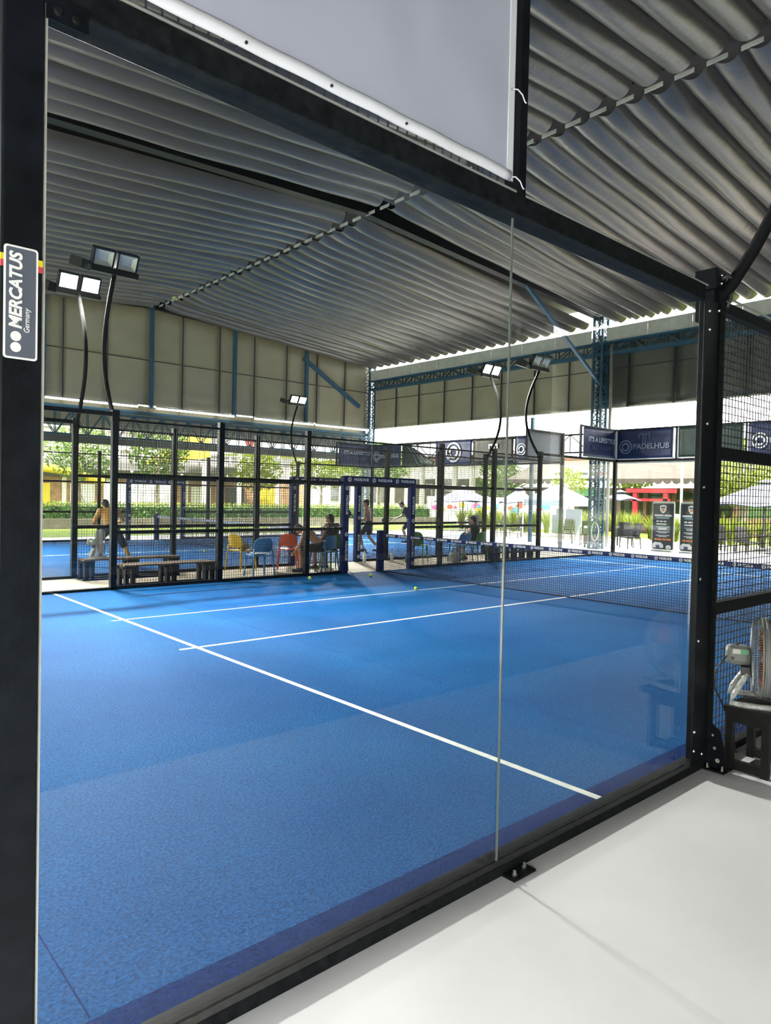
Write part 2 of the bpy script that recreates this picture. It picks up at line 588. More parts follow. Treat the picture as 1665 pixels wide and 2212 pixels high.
def pleat_mesh(side, var):
    """one hanging swag of cloth, running from the ridge to the eave (local y 0..PER)"""
    rnd = random.Random(var * 17 + (side > 0))
    nx, ny = 26, 12
    x0, x1 = (XR + 0.16, XE - 0.05) if side > 0 else (XR - 0.16, -1.8)
    zr, ze = 8.90, 8.06
    sag0 = 0.20 + rnd.uniform(-0.02, 0.03)
    skew = rnd.uniform(-0.05, 0.05)
    ph = rnd.uniform(0, 6)
    mb = MB()
    vs = []
    for i in range(nx + 1):
        t = i / nx
        x = x0 + (x1 - x0) * t
        e0 = math.exp(-t * 26)
        e1 = math.exp(-(1 - t) * 20)
        for j in range(ny + 1):
            s = j / ny
            q = min(max(s + skew * math.sin(PI * s) * math.sin(3 * t + ph), 0), 1)
            sw = math.sin(PI * q) ** 0.56
            sag = sag0 * (1 + 0.10 * math.sin(5 * t + ph))
            if side > 0:
                sag *= (1 - 0.35 * e0)
            else:
                sag *= (1 + 0.25 * e0)
            xx = x
            if side > 0:
                xx = x + 0.16 * e0 * sw          # pointed ears at the ridge
            else:
                xx = x - 0.05 * e0 * (1 - sw)
            z = zr + (ze - zr) * t - sag * sw
            z -= 0.05 * math.sin(PI * t) * sw
            z += 0.012 * math.sin(23 * t + 4 * s + ph) * sw
            vs.append((xx, s * PER, z))
    w = ny + 1
    fs = [(i * w + j, i * w + j + 1, (i + 1) * w + j + 1, (i + 1) * w + j) for i in range(nx) for j in range(ny)]
    mb.add(vs, fs)
    return mb.mesh('pleat', 'ceiling_cloth' if var % 2 == 0 else 'ceiling_cloth_b', True)


ceil = thing('ceiling', None, None, (XR, 5, 8.9), kind='structure')
pm = {(s, v): pleat_mesh(s, v) for s in (1, -1) for v in range(5)}
for (ya, yb) in ((-13.2, -1.15), (-0.45, 11.25), (12.2, 24.3)):
    n = int(round((yb - ya) / PER))
    for k in range(n):
        for s in (1, -1):
            o = link('pleat', pm[(s, random.randrange(5))], ceil, world=True)
            o.location = (0, ya + k * (yb - ya) / n, random.uniform(-0.012, 0.012))
            o.scale = (1, (yb - ya) / n / PER, 1)

# ridge purlin with white soffit plates
mb = MB(); mb.box(XR - 0.05, -13.5, 8.95, XR + 0.05, YF, 9.12)
rp = struct('trim_ridge', mb, 'steel_black')
for k in range(0, 70):
    y = -13.2 + k * PER
    MB().box(XR + 0.085, y + 0.14, 8.725, XR + 0.10, y + PER - 0.06, 8.80).build('soffit_plate', 'galv', rp, world=True)

# rafters, columns, braces
COLY = (-0.85, 11.75, 24.4)


def lattice(mb_ch, mb_lc, p0, p1, a, b, w, lw, step, sa, sb):
    """chords along p0->p1 at offsets, zigzag lacing on the a-plane"""
    p0, p1 = Vector(p0), Vector(p1)
    a, b = Vector(a), Vector(b)
    L = (p1 - p0).length
    n = max(1, int(L / step))
    for i in (-1, 1):
        for j in ((-1, 1) if sb else (0,)):
            mb_ch.bar(p0 + a * i * sa + b * j * sb, p1 + a * i * sa + b * j * sb, w)
    for j in ((-1, 1) if sb else (0,)):
        for k in range(n):
            q0 = p0.lerp(p1, k / n); q1 = p0.lerp(p1, (k + 1) / n)
            s = 1 if k % 2 else -1
            mb_lc.bar(q0 + a * s * sa + b * j * sb, q1 - a * s * sa + b * j * sb, lw)
            mb_lc.bar(q0 + a * sa + b * j * sb, q0 - a * sa + b * j * sb, lw)


for yc in COLY:
    for xc, sd_ in ((XE, 1), (-1.7, -1)):
        col = thing('wall_column', None, None, (xc, yc, 0), kind='structure')
        ch, lc = MB(), MB()
        lattice(ch, lc, (xc, yc, 0), (xc, yc, 8.5), (0, 1, 0), (1, 0, 0), 0.075, 0.03, 0.32, 0.17, 0.17)
        lattice(MB(), lc, (xc, yc, 0), (xc, yc, 8.5), (1, 0, 0), (0, 1, 0), 0.075, 0.03, 0.32, 0.17, 0.17)
        ch.build('chords', 'steel_blue', col, world=True)
        lc.build('lacing', 'steel_blue', col, world=True)
        if yc != COLY[2]:
            MB().bar((xc, yc - 0.02, 5.85), (xc - sd_ * 4.4, yc - 0.02, 8.42), 0.1).build('brace', 'steel_blue', col, world=True)
    raf = MB()
    for xe in (XE, -1.7):
        d = 1 if xe > XR else -1
        for zc, w, h in ((8.76, 0.24, 0.03), (9.0, 0.04, 0.46), (9.24, 0.24, 0.03)):
            raf.bar((XR, yc, zc), (xe, yc, zc - 0.64), w, h)
    struct('ceiling_rafter', raf, 'steel_black')

# downpipe at the column
MB().tube([(XE - 0.1, 11.25, 0.1), (XE - 0.1, 11.25, 7.1)], 0.055, 10).build('trim_downpipe', 'galv', kind='structure', smooth=True)

# eave gutter in lengths, truss under it
for ya, yb in ((-14, -1.0), (-0.7, 11.45), (12.05, 24.35)):
    g = thing('trim_gutter', None, None, (XE, ya, 7.3), kind='structure')
    n = 8
    for k in range(n):
        a, b = ya + (yb - ya) * k / n, ya + (yb - ya) * (k + 1) / n - 0.012
        mb = MB(); mb.box(XE - 0.14, a, 7.33, XE - 0.12, b, 7.74); mb.box(XE - 0.15, a, 7.70, XE - 0.09, b, 7.76); mb.box(XE - 0.14, a, 7.31, XE + 0.1, b, 7.34)
        mb.build('gutter_length', 'gutter', g, world=True)
ch, lc = MB(), MB()
lattice(ch, lc, (XE + 0.05, -14, 7.1), (XE + 0.05, 24.4, 7.1), (0, 0, 1), (1, 0, 0), 0.1, 0.04, 0.6, 0.2, 0.1)
tr = struct('trim_eave_truss', ch, 'steel_blue')
lc.build('lacing', 'steel_blue', tr)


def tarp_panel(parent, p0, p1, z0, z1, name, material, amp=0.05, nz=6, nu=6, ztop=None):
    """hanging tarp between p0 and p1 (xy), wrinkled"""
    p0, p1 = Vector((*p0, 0)), Vector((*p1, 0))
    nrm = (p1 - p0).normalized().cross(Vector((0, 0, 1)))
    sx = random.uniform(0, 50)
    if ztop is None:
        ztop = (z1, z1)

    def fn(u, v):
        p = p0.lerp(p1, u)
        zt = ztop[0] + (ztop[1] - ztop[0]) * u
        z = z0 + (zt - z0) * v
        d = (noise.noise(Vector((p.x * 1.1 + sx, p.y * 1.1, z * 0.8))) * amp * 1.4 + amp * 0.5) * math.sin(PI * u) ** 0.7
        return p + nrm * d + Vector((0, 0, z))
    mb = MB(); mb.sheet(fn, nu, nz)
    return mb.build(name, material, parent, smooth=True, world=True, solid=0.004)


def gable_top(x):
    return 8.86 - abs(x - XR) * 0.0765


# far gable wall: tarps between thin posts
wf = thing('wall_far', None, None, (XR, YF, 5), kind='structure')
gx = [-1.7, -0.1, 1.5, 3.1, 4.7, 6.3, 7.54, 9.1, 10.75, 12.06, 13.69, 15.33, 16.98, 18.63, 20.26, 21.8]
for a, b in zip(gx[:-1], gx[1:]):
    tarp_panel(wf, (a, YF + 0.1), (b, YF + 0.1), 5.02, 0, 'tarp_panel', 'tarp', 0.05, ztop=(gable_top(a), gable_top(b)))
    tarp_panel(wf, (a, YF + 0.25), (b, YF + 0.25), 4.0, 4.98, 'tarp_skirt', 'tarp', 0.12)
    MB().box(b - 0.02, YF + 0.01, 4.9, b + 0.02, YF + 0.05, gable_top(b) - 0.1).build('tarp_batten', 'rope', wf, world=True)
for x in (6.85, 10.74, 14.33, 17.98, 2.9):
    MB().box(x - 0.07, YF - 0.14, 4.9, x + 0.07, YF, gable_top(x)).build('gable_post', 'steel_blue', wf, world=True)
MB().box(-1.7, YF + 0.0, 6.72, 21.8, YF + 0.03, 6.75).build('tarp_rope', 'rope', wf, world=True)
MB().bar((17.83, YF - 0.05, 7.85), (21.1, YF - 0.05, 6.0), 0.16).build('gable_brace', 'steel_blue', wf, world=True)
MB().box(-1.7, YF - 0.06, 4.62, 21.8, YF + 0.06, 4.74).build('gable_rail', 'steel_blue', wf, world=True)
ch, lc = MB(), MB()
lattice(ch, lc, (-1.7, YF - 0.1, 4.1), (21.8, YF - 0.1, 4.1), (0, 0, 1), (0, 1, 0), 0.07, 0.03, 0.55, 0.42, 0.08)
t2 = struct('trim_gable_truss', ch, 'steel_blue')
lc.build('lacing', 'steel_blue', t2)
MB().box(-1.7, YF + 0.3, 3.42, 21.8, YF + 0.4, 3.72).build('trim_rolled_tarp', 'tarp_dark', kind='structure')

# right wall: tarps above the open band
wr = thing('wall_right', None, None, (XE, 5, 5), kind='structure')
gy = [-14, -12.4, -10.8, -9.2, -7.6, -6.0, -4.4, -2.8, -1.2, 0.4, 2.0, 3.6, 5.2, 6.8, 9.13, 10.78, 11.75, 13.16, 14.73, 16.37, 17.93, 19.56, 21.16, 22.7, 24.4]
for a, b in zip(gy[:-1], gy[1:]):
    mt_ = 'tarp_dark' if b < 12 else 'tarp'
    tarp_panel(wr, (XE + 0.25, a), (XE + 0.25, b), 5.05 if b > 0 else -0.05, 7.6, 'tarp_panel', mt_, 0.07 if b > 12 else 0.12, nz=8)  # unseen panels beside the viewer dropped to the floor to dim glass reflections
    MB().box(XE + 0.18, b - 0.025, 5.0, XE + 0.22, b + 0.025, 7.0).build('tarp_batten', 'rope', wr, world=True)
MB().box(XE + 0.19, -14, 6.36, XE + 0.215, 24.4, 6.39).build('tarp_rope', 'rope', wr, world=True)
MB().tube([(XE + 0.25, -14, 5.02), (XE + 0.25, 24.4, 5.02)], 0.035, 8).build('tarp_roller', 'gutter', wr, smooth=True, world=True)
ch, lc = MB(), MB()
lattice(ch, lc, (XE + 0.9, 11.0, 3.87), (XE + 0.9, 24.4, 3.87), (0, 0, 1), (0, 1, 0), 0.06, 0.03, 0.8, 0.34, 0)
t3 = struct('trim_side_truss', ch, 'steel_dull')
lc.build('lacing', 'steel_dull', t3)
for y in (15.3,):
    MB().box(XE + 0.86, y - 0.06, 0, XE + 0.98, y + 0.06, 5.0).build('trim_side_post', 'steel_blue', kind='structure')
MB().box(XE + 0.02, 11.0, 3.02, XE + 0.1, -3.0, 3.12).build('trim_side_rail', 'banner_hem', kind='structure')

# near gable tarp, behind the viewer; dropped to the floor to dim glass reflections
wb = thing('wall_back', None, None, (XR, -13.6, 5), kind='structure')
for k in range(12):
    a, b = -1.7 + k * 23.5 / 12, -1.7 + (k + 1) * 23.5 / 12
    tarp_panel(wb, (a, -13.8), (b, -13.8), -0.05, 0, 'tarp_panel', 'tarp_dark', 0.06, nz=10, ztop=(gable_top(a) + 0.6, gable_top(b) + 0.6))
wl = thing('wall_left', None, None, (-1.7, 5, 5), kind='structure')
for k in range(20):
    a, b = -14 + k * 38.4 / 20, -14 + (k + 1) * 38.4 / 20
    tarp_panel(wl, (-1.9, a), (-1.9, b), 5.05 if a > 5 else 2.1, 8.3, 'tarp_panel', 'tarp', 0.07)  # unseen near panels lowered to cut daylight on the near corner

# tube lights under the gable tarp
tl = None
for i, (a, b, lb) in enumerate(((6.9, 10.17, 'long white tube light under the gable tarp, leftmost in view'), (10.9, 14.26, 'long white tube light under the gable tarp, right of the ridge post'),
                                (15.25, 18.3, 'long white tube light under the gable tarp, third from left'), (18.45, 21.6, 'long white tube light under the gable tarp next to the far corner'))):
    t = thing('tube_light', lb, 'light', ((a + b) / 2, YF - 0.2, 4.9), group='tube lights under the far tarp')
    MB().box(a, YF - 0.24, 4.93, b, YF - 0.14, 4.98).build('housing', 'galv', t, world=True)
    MB().tube([(a, YF - 0.2, 4.9), (b, YF - 0.2, 4.9)], 0.035, 8).build('tube', 'tube_lit', t, world=True, smooth=True)


# ------------------------------------------------------------------ padel cages
WIRE = {}


def wire_mesh(w, h, sp=0.05, r=0.0052):
    k = (round(w, 3), round(h, 3))
    if k not in WIRE:
        mb = MB()
        nx, nz = int(round(w / sp)), int(round(h / sp))
        for i in range(1, nx):
            mb.bar((i * w / nx, 0, 0), (i * w / nx, 0, h), r, caps=False)
        for j in range(1, nz):
            mb.bar((0, r, j * h / nz), (w, r, j * h / nz), r, caps=False)
        WIRE[k] = mb.mesh('wire_panel', 'wire')
    return WIRE[k]


def wire_at(parent, w, h, loc, rz=0.0):
    o = link('wire_panel', wire_mesh(w, h), parent, kind='stuff', world=True)
    o.location = loc
    o.rotation_euler = (0, 0, rz)
    return o


def pane(parent, p0, p1, z0, z1, gap=0.004, t=0.012):
    p0, p1 = Vector((*p0, 0)), Vector((*p1, 0))
    d = (p1 - p0).normalized()
    mb = MB()
    a, b = p0 + d * gap, p1 - d * gap
    mb.bar((a.x, a.y, (z0 + z1) / 2), (b.x, b.y, (z0 + z1) / 2), t, z1 - z0)
    return mb.build('glass_pane', 'glass', parent, world=True)


def post(parent, x, y, z1, w=0.1, z0=0.0, material='steel_black'):
    mb = MB(); mb.box(x - w / 2, y - w / 2, z0, x + w / 2, y + w / 2, z1)
    return mb.build('post', material, parent, world=True)


def rail(parent, p0, p1, w=0.05, h=0.06):
    return MB().bar(p0, p1, w, h).build('rail', 'steel_black', parent, world=True)


def foot_plate(parent, x, y, sx=0.15, sy=0.09):
    f = MB().box(x - sx / 2, y - sy / 2, 0, x + sx / 2, y + sy / 2, 0.012).build('foot_plate', 'steel_dull', parent, world=True, bevel=0.004)
    return f


def side_fence(y, label, ins, gate=True, glass_ends=True, x_from=0.0):
    """side of a cage along x at y; ins = +1 when the court lies towards +y"""
    t = thing('court_fence', label, 'fence', (10, y, 0))
    xs = [x for x in (0, 2, 4, 6, 8, 12, 14, 16, 18, 20) if x >= x_from]
    for x in xs:
        zt = 4.0 if x in (0, 2, 18, 20) else 3.02
        if x in (2, 18):
            post(t, x, y, zt, 0.06, 3.0)
        else:
            post(t, x, y, zt)
    if gate:
        post(t, 9, y, 2.1, 0.08)
        post(t, 11, y, 2.1, 0.08)
    else:
        post(t, 10, y, 3.0)
    for a, b in ((4, 6), (6, 8), (8, 12), (12, 14), (14, 16)):
        if a < x_from:
            continue
        spans = [(a, b)] if b - a == 2 else ([(8, 9), (11, 12)] if gate else [(8, 10), (10, 12)])
        for c, d in spans:
            for z in (0.035, 0.985):
                rail(t, (c, y, z), (d, y, z))
            o = wire_at(t, d - c, 0.97, (c, y + 0.03 * ins, 0.03)); o = wire_at(t, d - c, 0.97, (c, y + 0.03 * ins, 1.0))
        if b - a == 4 and gate:
            spans = [(8, 10), (10, 12)]
        for c, d in spans:
            wire_at(t, d - c, 0.9, (c, y + 0.03 * ins, 2.0))
        for z in (1.97, 2.9):
            rail(t, (a, y, z), (b, y, z), 0.05, 0.06 if z < 2.5 else 0.035)
    if glass_ends:
        for a, b in ((0, 2), (2, 4), (16, 18), (18, 20)):
            if a < x_from:
                continue
            pane(t, (a, y), (b, y), 0.05, 2.95)
        for a, b in ((0, 4), (16, 20)):
            if a < x_from:
                continue
            MB().box(a, y - 0.05, 0, b, y + 0.06, 0.05).build('base_beam', 'steel_dull', t, world=True)
            rail(t, (a, y, 2.99), (b, y, 2.99), 0.08, 0.07)
        for a in (0, 18):
            if a < x_from:
                continue
            rail(t, (a, y, 3.97), (a + 2, y, 3.97), 0.05, 0.05)
            wire_at(t, 2, 0.95, (a, y + 0.03 * ins, 3.02))
    if gate:
        for x in (9, 11):
            mb = MB(); mb.box(x - 0.075, y - 0.075, 0.0, x + 0.075, y + 0.075, 2.0)
            pd = mb.build('gate_pad', 'pad_navy', t, world=True, bevel=0.03)
            for z in (0.5, 1.5):
                text('PADELHUB', 0.085, 'print_white', t, frame((x, y - 0.078, z), (0, 0, 1) if x == 11 else (0, 0, -1), (-1, 0, 0) if x == 11 else (1, 0, 0)), bold=0.02)
                logo(t, frame((x, y - 0.0765, z + (0.36 if x == 9 else -0.36)), (1, 0, 0), (0, 0, 1)), 0.045)
        mb = MB(); mb.box(8.93, y - 0.08, 1.97, 11.07, y + 0.08, 2.13)
        mb.build('gate_lintel_pad', 'pad_navy', t, world=True, bevel=0.03)
        for x in (9.35, 10.05, 10.75):
            text('PADELHUB', 0.085, 'print_white', t, frame((x + 0.04, y - 0.083, 2.05), (1, 0, 0), (0, 0, 1)), bold=0.02)
            logo(t, frame((x - 0.29, y - 0.082, 2.05), (1, 0, 0), (0, 0, 1)), 0.05)
    return t


def back_wall(x, y0, label):
    t = thing('glass_back_wall', label, 'glass wall', (x, y0 + 5, 0))
    for k in range(5):
        a, b = y0 + 2 * k, y0 + 2 * k + 2
        pane(t, (x, a + 0.0), (x, b), 0.05, 2.95)
        wire_at(t, 2, 0.95, (x - 0.03, a, 3.02), PI / 2)
        if k:
            post(t, x, a, 4.0, 0.05, 3.0)
    MB().box(x - 0.05, y0, 0, x + 0.06, y0 + 10, 0.05).build('base_beam', 'steel_dull', t, world=True)
    rail(t, (x, y0, 2.99), (x, y0 + 10, 2.99), 0.08, 0.07)
    rail(t, (x, y0, 3.97), (x, y0 + 10, 3.97), 0.05, 0.05)
    return t


side_fence(10, 'black mesh cage side with open gate behind the near court net', -1)
side_fence(12, 'black mesh cage side of the far court, behind the plastic chairs', 1)
side_fence(22, 'farthest black mesh cage side, in front of the lawn', -1)
back_wall(20, 0, 'glass end wall of the near court below the hub banner')
back_wall(20, 12, 'glass end wall of the far court below its banners')
back_wall(0, 0, 'glass end wall at the left end of the near court')

# near mesh side (right of the black corner post)
nf = thing('court_fence', 'near black mesh cage side right of the thick corner post', 'fence', (10, 0, 0))
for x in (6, 8, 12, 14, 16):
    post(nf, x, 0, 3.02)
for a, b in ((4.03, 6), (6, 8), (8, 10), (10, 12), (12, 14), (14, 16)):
    for z0, z1 in ((0.03, 1.0), (1.0, 2.0), (2.0, 2.97)):
        wire_at(nf, b - a, z1 - z0, (a, 0.035, z0))
    MB().box(a, -0.04, 0, b, 0.03, 0.05).build('rail', 'steel_dull', nf, world=True)
    for z in (1.005, 2.02):
        MB().box(a, -0.04, z - 0.04, b, 0.03, z + 0.04).build('rail', 'steel_dull', nf, world=True, bevel=0.006)
    MB().box(a, -0.04, 2.93, b, 0.03, 3.0).build('rail', 'steel_dull', nf, world=True, bevel=0.006)
MB().tube([(4.1, -0.03, 3.03), (16, -0.03, 3.03)], 0.008, 6).build('tension_cable', 'galv', nf, world=True)
for x in (18, 20):
    post(nf, x, 0, 4.0)
for a, b in ((16, 18), (18, 20)):
    pane(nf, (a, 0), (b, 0), 0.05, 2.95)

# ------------------------------------------------------------------ the glass wall in front of the viewer
gw = thing('glass_wall', 'large glass wall with black frame in the foreground', 'glass wall', (2, 0, 0))
YG = -0.012
MB().box(0.045, YG - 0.006, 0.05, 1.994, YG + 0.006, 2.95).build('glass_pane', 'glass', gw, world=True)
MB().box(2.006, YG - 0.006, 0.05, 3.83, YG + 0.006, 2.95).build('glass_pane', 'glass', gw, world=True)
mat('glass_edge', (0.13, 0.155, 0.14), 0.3)
MB().box(1.996, YG - 0.004, 0.05, 2.004, YG + 0.004, 2.95).build('joint_seal', 'glass_edge', gw, world=True)
MB().box(-0.05, -0.055, 0.0, 4.03, 0.062, 0.05).build('base_beam', 'steel_dull', gw, world=True, bevel=0.004)
MB().box(-0.05, -0.055, 2.94, 3.83, 0.055, 3.03).build('top_rail', 'steel_dull', gw, world=True, bevel=0.004)
MB().tube([(0.05, -0.035, 3.047), (3.9, -0.035, 3.047)], 0.006, 6).build('tension_cable', 'galv', gw, world=True)
MB().box(-0.053, -0.05, 0.0, 0.045, 0.05, 3.03).build('corner_post', 'steel_black', gw, world=True, bevel=0.006)
MB().box(0.047, -0.056, 0.05, 0.05, -0.02, 2.94).build('pane_seal', 'galv', gw, world=True)
MB().box(0.045, -0.06, 2.895, 0.15, -0.054, 2.96).build('corner_plate', 'steel_black', gw, world=True)
mb = MB(); mb.box(3.825, -0.062, 0.05, 4.035, -0.05, 2.95); mb.box(3.955, -0.05, 0.0, 4.035, 0.04, 3.03)
mb.build('thick_post', 'steel_black', gw, world=True, bevel=0.003)
MB().box(4.035, -0.085, 0.05, 4.05, 0.05, 3.03).build('post_flange', 'steel_dull', gw, world=True)


def bolt(parent, x, y, z, r=0.011, d=(0, -1, 0), mt='bolt'):
    d = Vector(d)
    p = Vector((x, y, z))
    MB().tube([p, p + d * 0.004, p + d * 0.009], [r, r, r * 0.7], 12).build('bolt', mt, parent, world=True, smooth=False)


for x, z in ((3.879, 2.765), (4.005, 2.903), (3.871, 2.877), (3.888, 2.186), (3.868, 1.792), (3.856, 1.221), (3.857, 0.835), (3.84, 0.269), (3.84, 0.150), (3.952, 0.108)):
    bolt(gw, x, -0.062, z)
bolt(gw, 0.073, -0.06, 2.921, 0.012, mt='steel_dull')
bolt(gw, 0.118, -0.06, 2.918, 0.012, mt='steel_dull')
MB().box(3.815, -0.0635, 0.06, 4.0, -0.062, 0.185).build('foot_strap', 'steel_black', gw, world=True)
# gusset foot at the thick post
mb = MB()
mb.prism([(0, 0), (0.155, 0.0), (0.14, 0.06), (0.11, 0.16), (0.085, 0.24), (0.04, 0.275), (0, 0.28)], 0.012, frame((4.056, -0.045, 0.012), (0, -1, 0), (0, 0, 1)))
gs = mb.build('gusset', 'steel_black', gw, world=True)
for yy, zz, r in ((-0.125, 0.06, 0.014), (-0.105, 0.135, 0.010), (-0.09, 0.215, 0.008)):
    MB().tube([(4.0425, yy, zz), (4.0437, yy, zz)], r, 14).build('hole_disc', 'galv', gs, world=True)
fp = MB().box(3.99, -0.19, 0, 4.13, -0.045, 0.012).build('foot_plate', 'steel_dull', gw, world=True, bevel=0.003)
for x, y in ((4.015, -0.075), (4.02, -0.165), (4.10, -0.165)):
    MB().tube([(x, y, 0.012), (x, y, 0.02), (x, y, 0.021), (x, y, 0.04)], [0.013, 0.013, 0.007, 0.007], 8).build('anchor_bolt', 'bolt', fp, world=True)
fp = MB().box(1.985, -0.128, 0, 2.145, -0.05, 0.012).build('foot_plate', 'steel_dull', gw, world=True, bevel=0.005)
for x, y in ((2.02, -0.1), (2.11, -0.085)):
    MB().tube([(x, y, 0.012), (x, y, 0.02), (x, y, 0.021), (x, y, 0.034)], [0.012, 0.012, 0.007, 0.007], 8).build('anchor_bolt', 'bolt', fp, world=True)
# upper frame that carries the banner
MB().box(1.99, -0.05, 3.03, 2.04, 0.03, 4.05).build('frame_post', 'steel_black', gw, world=True)
MB().box(-0.053, -0.05, 3.03, 0.03, 0.03, 4.05).build('frame_post', 'steel_black', gw, world=True)
MB().box(-0.05, -0.05, 4.0, 2.04, 0.03, 4.05).build('frame_rail', 'steel_black', gw, world=True)
wire_at(gw, 1.95, 0.95, (0.04, 0.03, 3.04))

# maker's plate on the corner post
sk = thing('maker_plate', 'dark grey maker plate with white border on the left corner post', 'sign', (-0.005, -0.05, 2.02))


def rrect(x0, y0, x1, y1, r, n=5):
    pts = []
    for cx, cy_, a0 in ((x1 - r, y1 - r, 0), (x0 + r, y1 - r, 90), (x0 + r, y0 + r, 180), (x1 - r, y0 + r, 270)):
        for k in range(n + 1):
            a = R(a0 + 90 * k / n)
            pts.append((cx + r * math.cos(a), cy_ + r * math.sin(a)))
    return pts


SP = frame((0, -0.0505, 0), (1, 0, 0), (0, 0, 1))
MB().prism(rrect(-0.046, 2.018, 0.034, 2.302, 0.008), 0.001, SP).build('border', 'print_white', sk, world=True)
MB().prism(rrect(-0.041, 2.023, 0.029, 2.297, 0.005), 0.0016, SP).build('face', 'sticker', sk, world=True)
text('MERCATUS', 0.040, 'print_white', sk, frame((-0.017, -0.0524, 2.189), (0, 0, 1), (-1, 0, 0)), bold=0.035, shear=0.16, width=0.192)
text('Germany', 0.019, 'print_white', sk, frame((0.0085, -0.0524, 2.117), (0, 0, 1), (-1, 0, 0)), shear=0.2, width=0.062)
for z in (2.0475, 2.075):
    MB().tube([(-0.017, -0.0521, z), (-0.017, -0.0526, z)], 0.0125, 24).build('dot', 'print_white', sk, world=True)
fs_ = thing('flag_stripe', 'yellow and red stripe wrapped round the left corner post', 'sticker', (-0.005, -0.05, 2.24))
MB().box(-0.0535, -0.0504, 2.262, 0.0455, 0.0504, 2.278).build('gold_band', 'flag_gold', fs_, world=True)
MB().box(-0.0535, -0.0504, 2.246, 0.0455, 0.0504, 2.262).build('red_band', 'flag_red', fs_, world=True)

# ------------------------------------------------------------------ banners
def banner(name, label, p0, p1, z0, z1, material, amp=0.02, hem=None, group=None, top_drop=0.0, nu=16, nz=8):
    p0v, p1v = Vector((*p0, 0)), Vector((*p1, 0))
    d = (p1v - p0v).normalized()
    nrm = d.cross(Vector((0, 0, 1)))
    c = (p0v + p1v) / 2
    t = thing(name, label, 'banner', (c.x, c.y, z0), group=group)
    sx = random.uniform(0, 90)

    def fn(u, v):
        p = p0v.lerp(p1v, u)
        zt = z1 - top_drop * u ** 1.3
        z = z0 + (zt - z0) * v
        e = min(u, 1 - u, v, 1 - v) * 6
        k = amp * (0.35 + 0.65 * min(e, 1))
        q = noise.noise(Vector((u * 5 + sx, (u * 2.2 + v) * 2.0, 0.3))) * k + noise.noise(Vector((u * 14 + sx, (u * 7 + v * 5), 3.3))) * k * 0.3
        return p + nrm * q + Vector((0, 0, z))
    MB().sheet(fn, nu, nz).build('cloth', material, t, smooth=True, world=True, solid=0.003)
    if hem:
        for a, b, zz0, zz1 in ((p0v, p0v + d * 0.03, z0, z1), (p1v - d * 0.03, p1v, z0, z1 - top_drop), (p0v, p1v, z0, z0 + 0.03)):
            q0, q1 = a + nrm * (amp * 0.3 + 0.004), b + nrm * (amp * 0.3 + 0.004)
            MB().bar((q0.x, q0.y, (zz0 + zz1) / 2), (q1.x, q1.y, (zz0 + zz1) / 2), 0.003, zz1 - zz0).build('hem', hem, t, world=True)
    return t, d, nrm, c


def hub_print(t, d, nrm, c, z, col='print_white'):
    o = c + nrm * 0.028
    logo(t, frame(o - d * 0.62 + Vector((0, 0, z)), d, (0, 0, 1)), 0.22, col)
    text('PADELHUB', 0.235, col, t, frame(o + d * 0.22 + Vector((0, 0, z)), d, (0, 0, 1)), bold=0.02, width=1.18)
    return t


def life_print(t, d, nrm, c):
    o = c + nrm * 0.028
    text("IT'S A LIFESTYLE", 0.2, 'print_white', t, frame(o + d * 0.05 + Vector((0, 0, 3.58)), d, (0, 0, 1)), bold=0.025, shear=0.1, width=1.5)
    text('NOT A GAME', 0.2, 'print_dim', t, frame(o + d * 0.05 + Vector((0, 0, 3.34)), d, (0, 0, 1)), bold=0.02, shear=0.1, width=1.1)


def tee_print(t, d, nrm, c, mat_='print_dim', zz=3.65, s=1.0):
    o = c + nrm * 0.027 + Vector((0, 0, zz))
    mb = MB()
    f = frame(o, d, (0, 0, 1))
    for x0, x1, y0, y1 in ((-0.2, 0.2, 0.12, 0.18), (-0.2, -0.15, 0.02, 0.12), (0.15, 0.2, 0.02, 0.12), (-0.06, -0.01, -0.2, 0.12), (0.02, 0.07, -0.2, 0.12)):
        mb.prism([(x0 * s, y0 * s), (x1 * s, y0 * s), (x1 * s, y1 * s), (x0 * s, y1 * s)], 0.0015, f)
    mb.build('emblem', mat_, t, world=True)


# grey back of the banner over the glass wall
gt, d_, n_, c_ = banner('hoarding_banner', 'large grey banner back tied above the foreground glass wall', (0.035, -0.044), (1.955, -0.044), 3.075, 4.02, 'banner_grey', amp=0.008, nu=60, nz=30)
MB().box(1.905, -0.052, 3.075, 1.945, -0.047, 4.02).build('hem', 'banner_hem', gt, world=True, bevel=0.002)
mb = MB()
mb.sheet(lambda u, v: (0.03 + 1.9 * u, -0.05 - 0.012 * math.sin(PI * v) + 0.002 * math.sin(u * 40), 3.068 + 0.05 * v), 40, 6)
mb.build('rolled_hem', 'banner_hem', gt, world=True, smooth=True, solid=0.002)
for z in (3.46, 3.085):
    MB().tube([(1.925, -0.056, z), (1.95, -0.064, z + 0.004), (1.985, -0.062, z - 0.004), (2.01, -0.056, z - 0.022), (2.018, -0.058, z - 0.026)], 0.003, 6).build('cable_tie', 'print_white', gt, world=True)
    MB().tube([(1.925, -0.053, z), (1.925, -0.056, z)], 0.006, 10).build('eyelet', 'bolt', gt, world=True)
for x in (0.33, 0.62, 0.95, 1.3):
    MB().tube([(x, -0.06, 3.082), (x, -0.066, 3.082)], 0.005, 10).build('eyelet', 'fan_dark', gt, world=True)

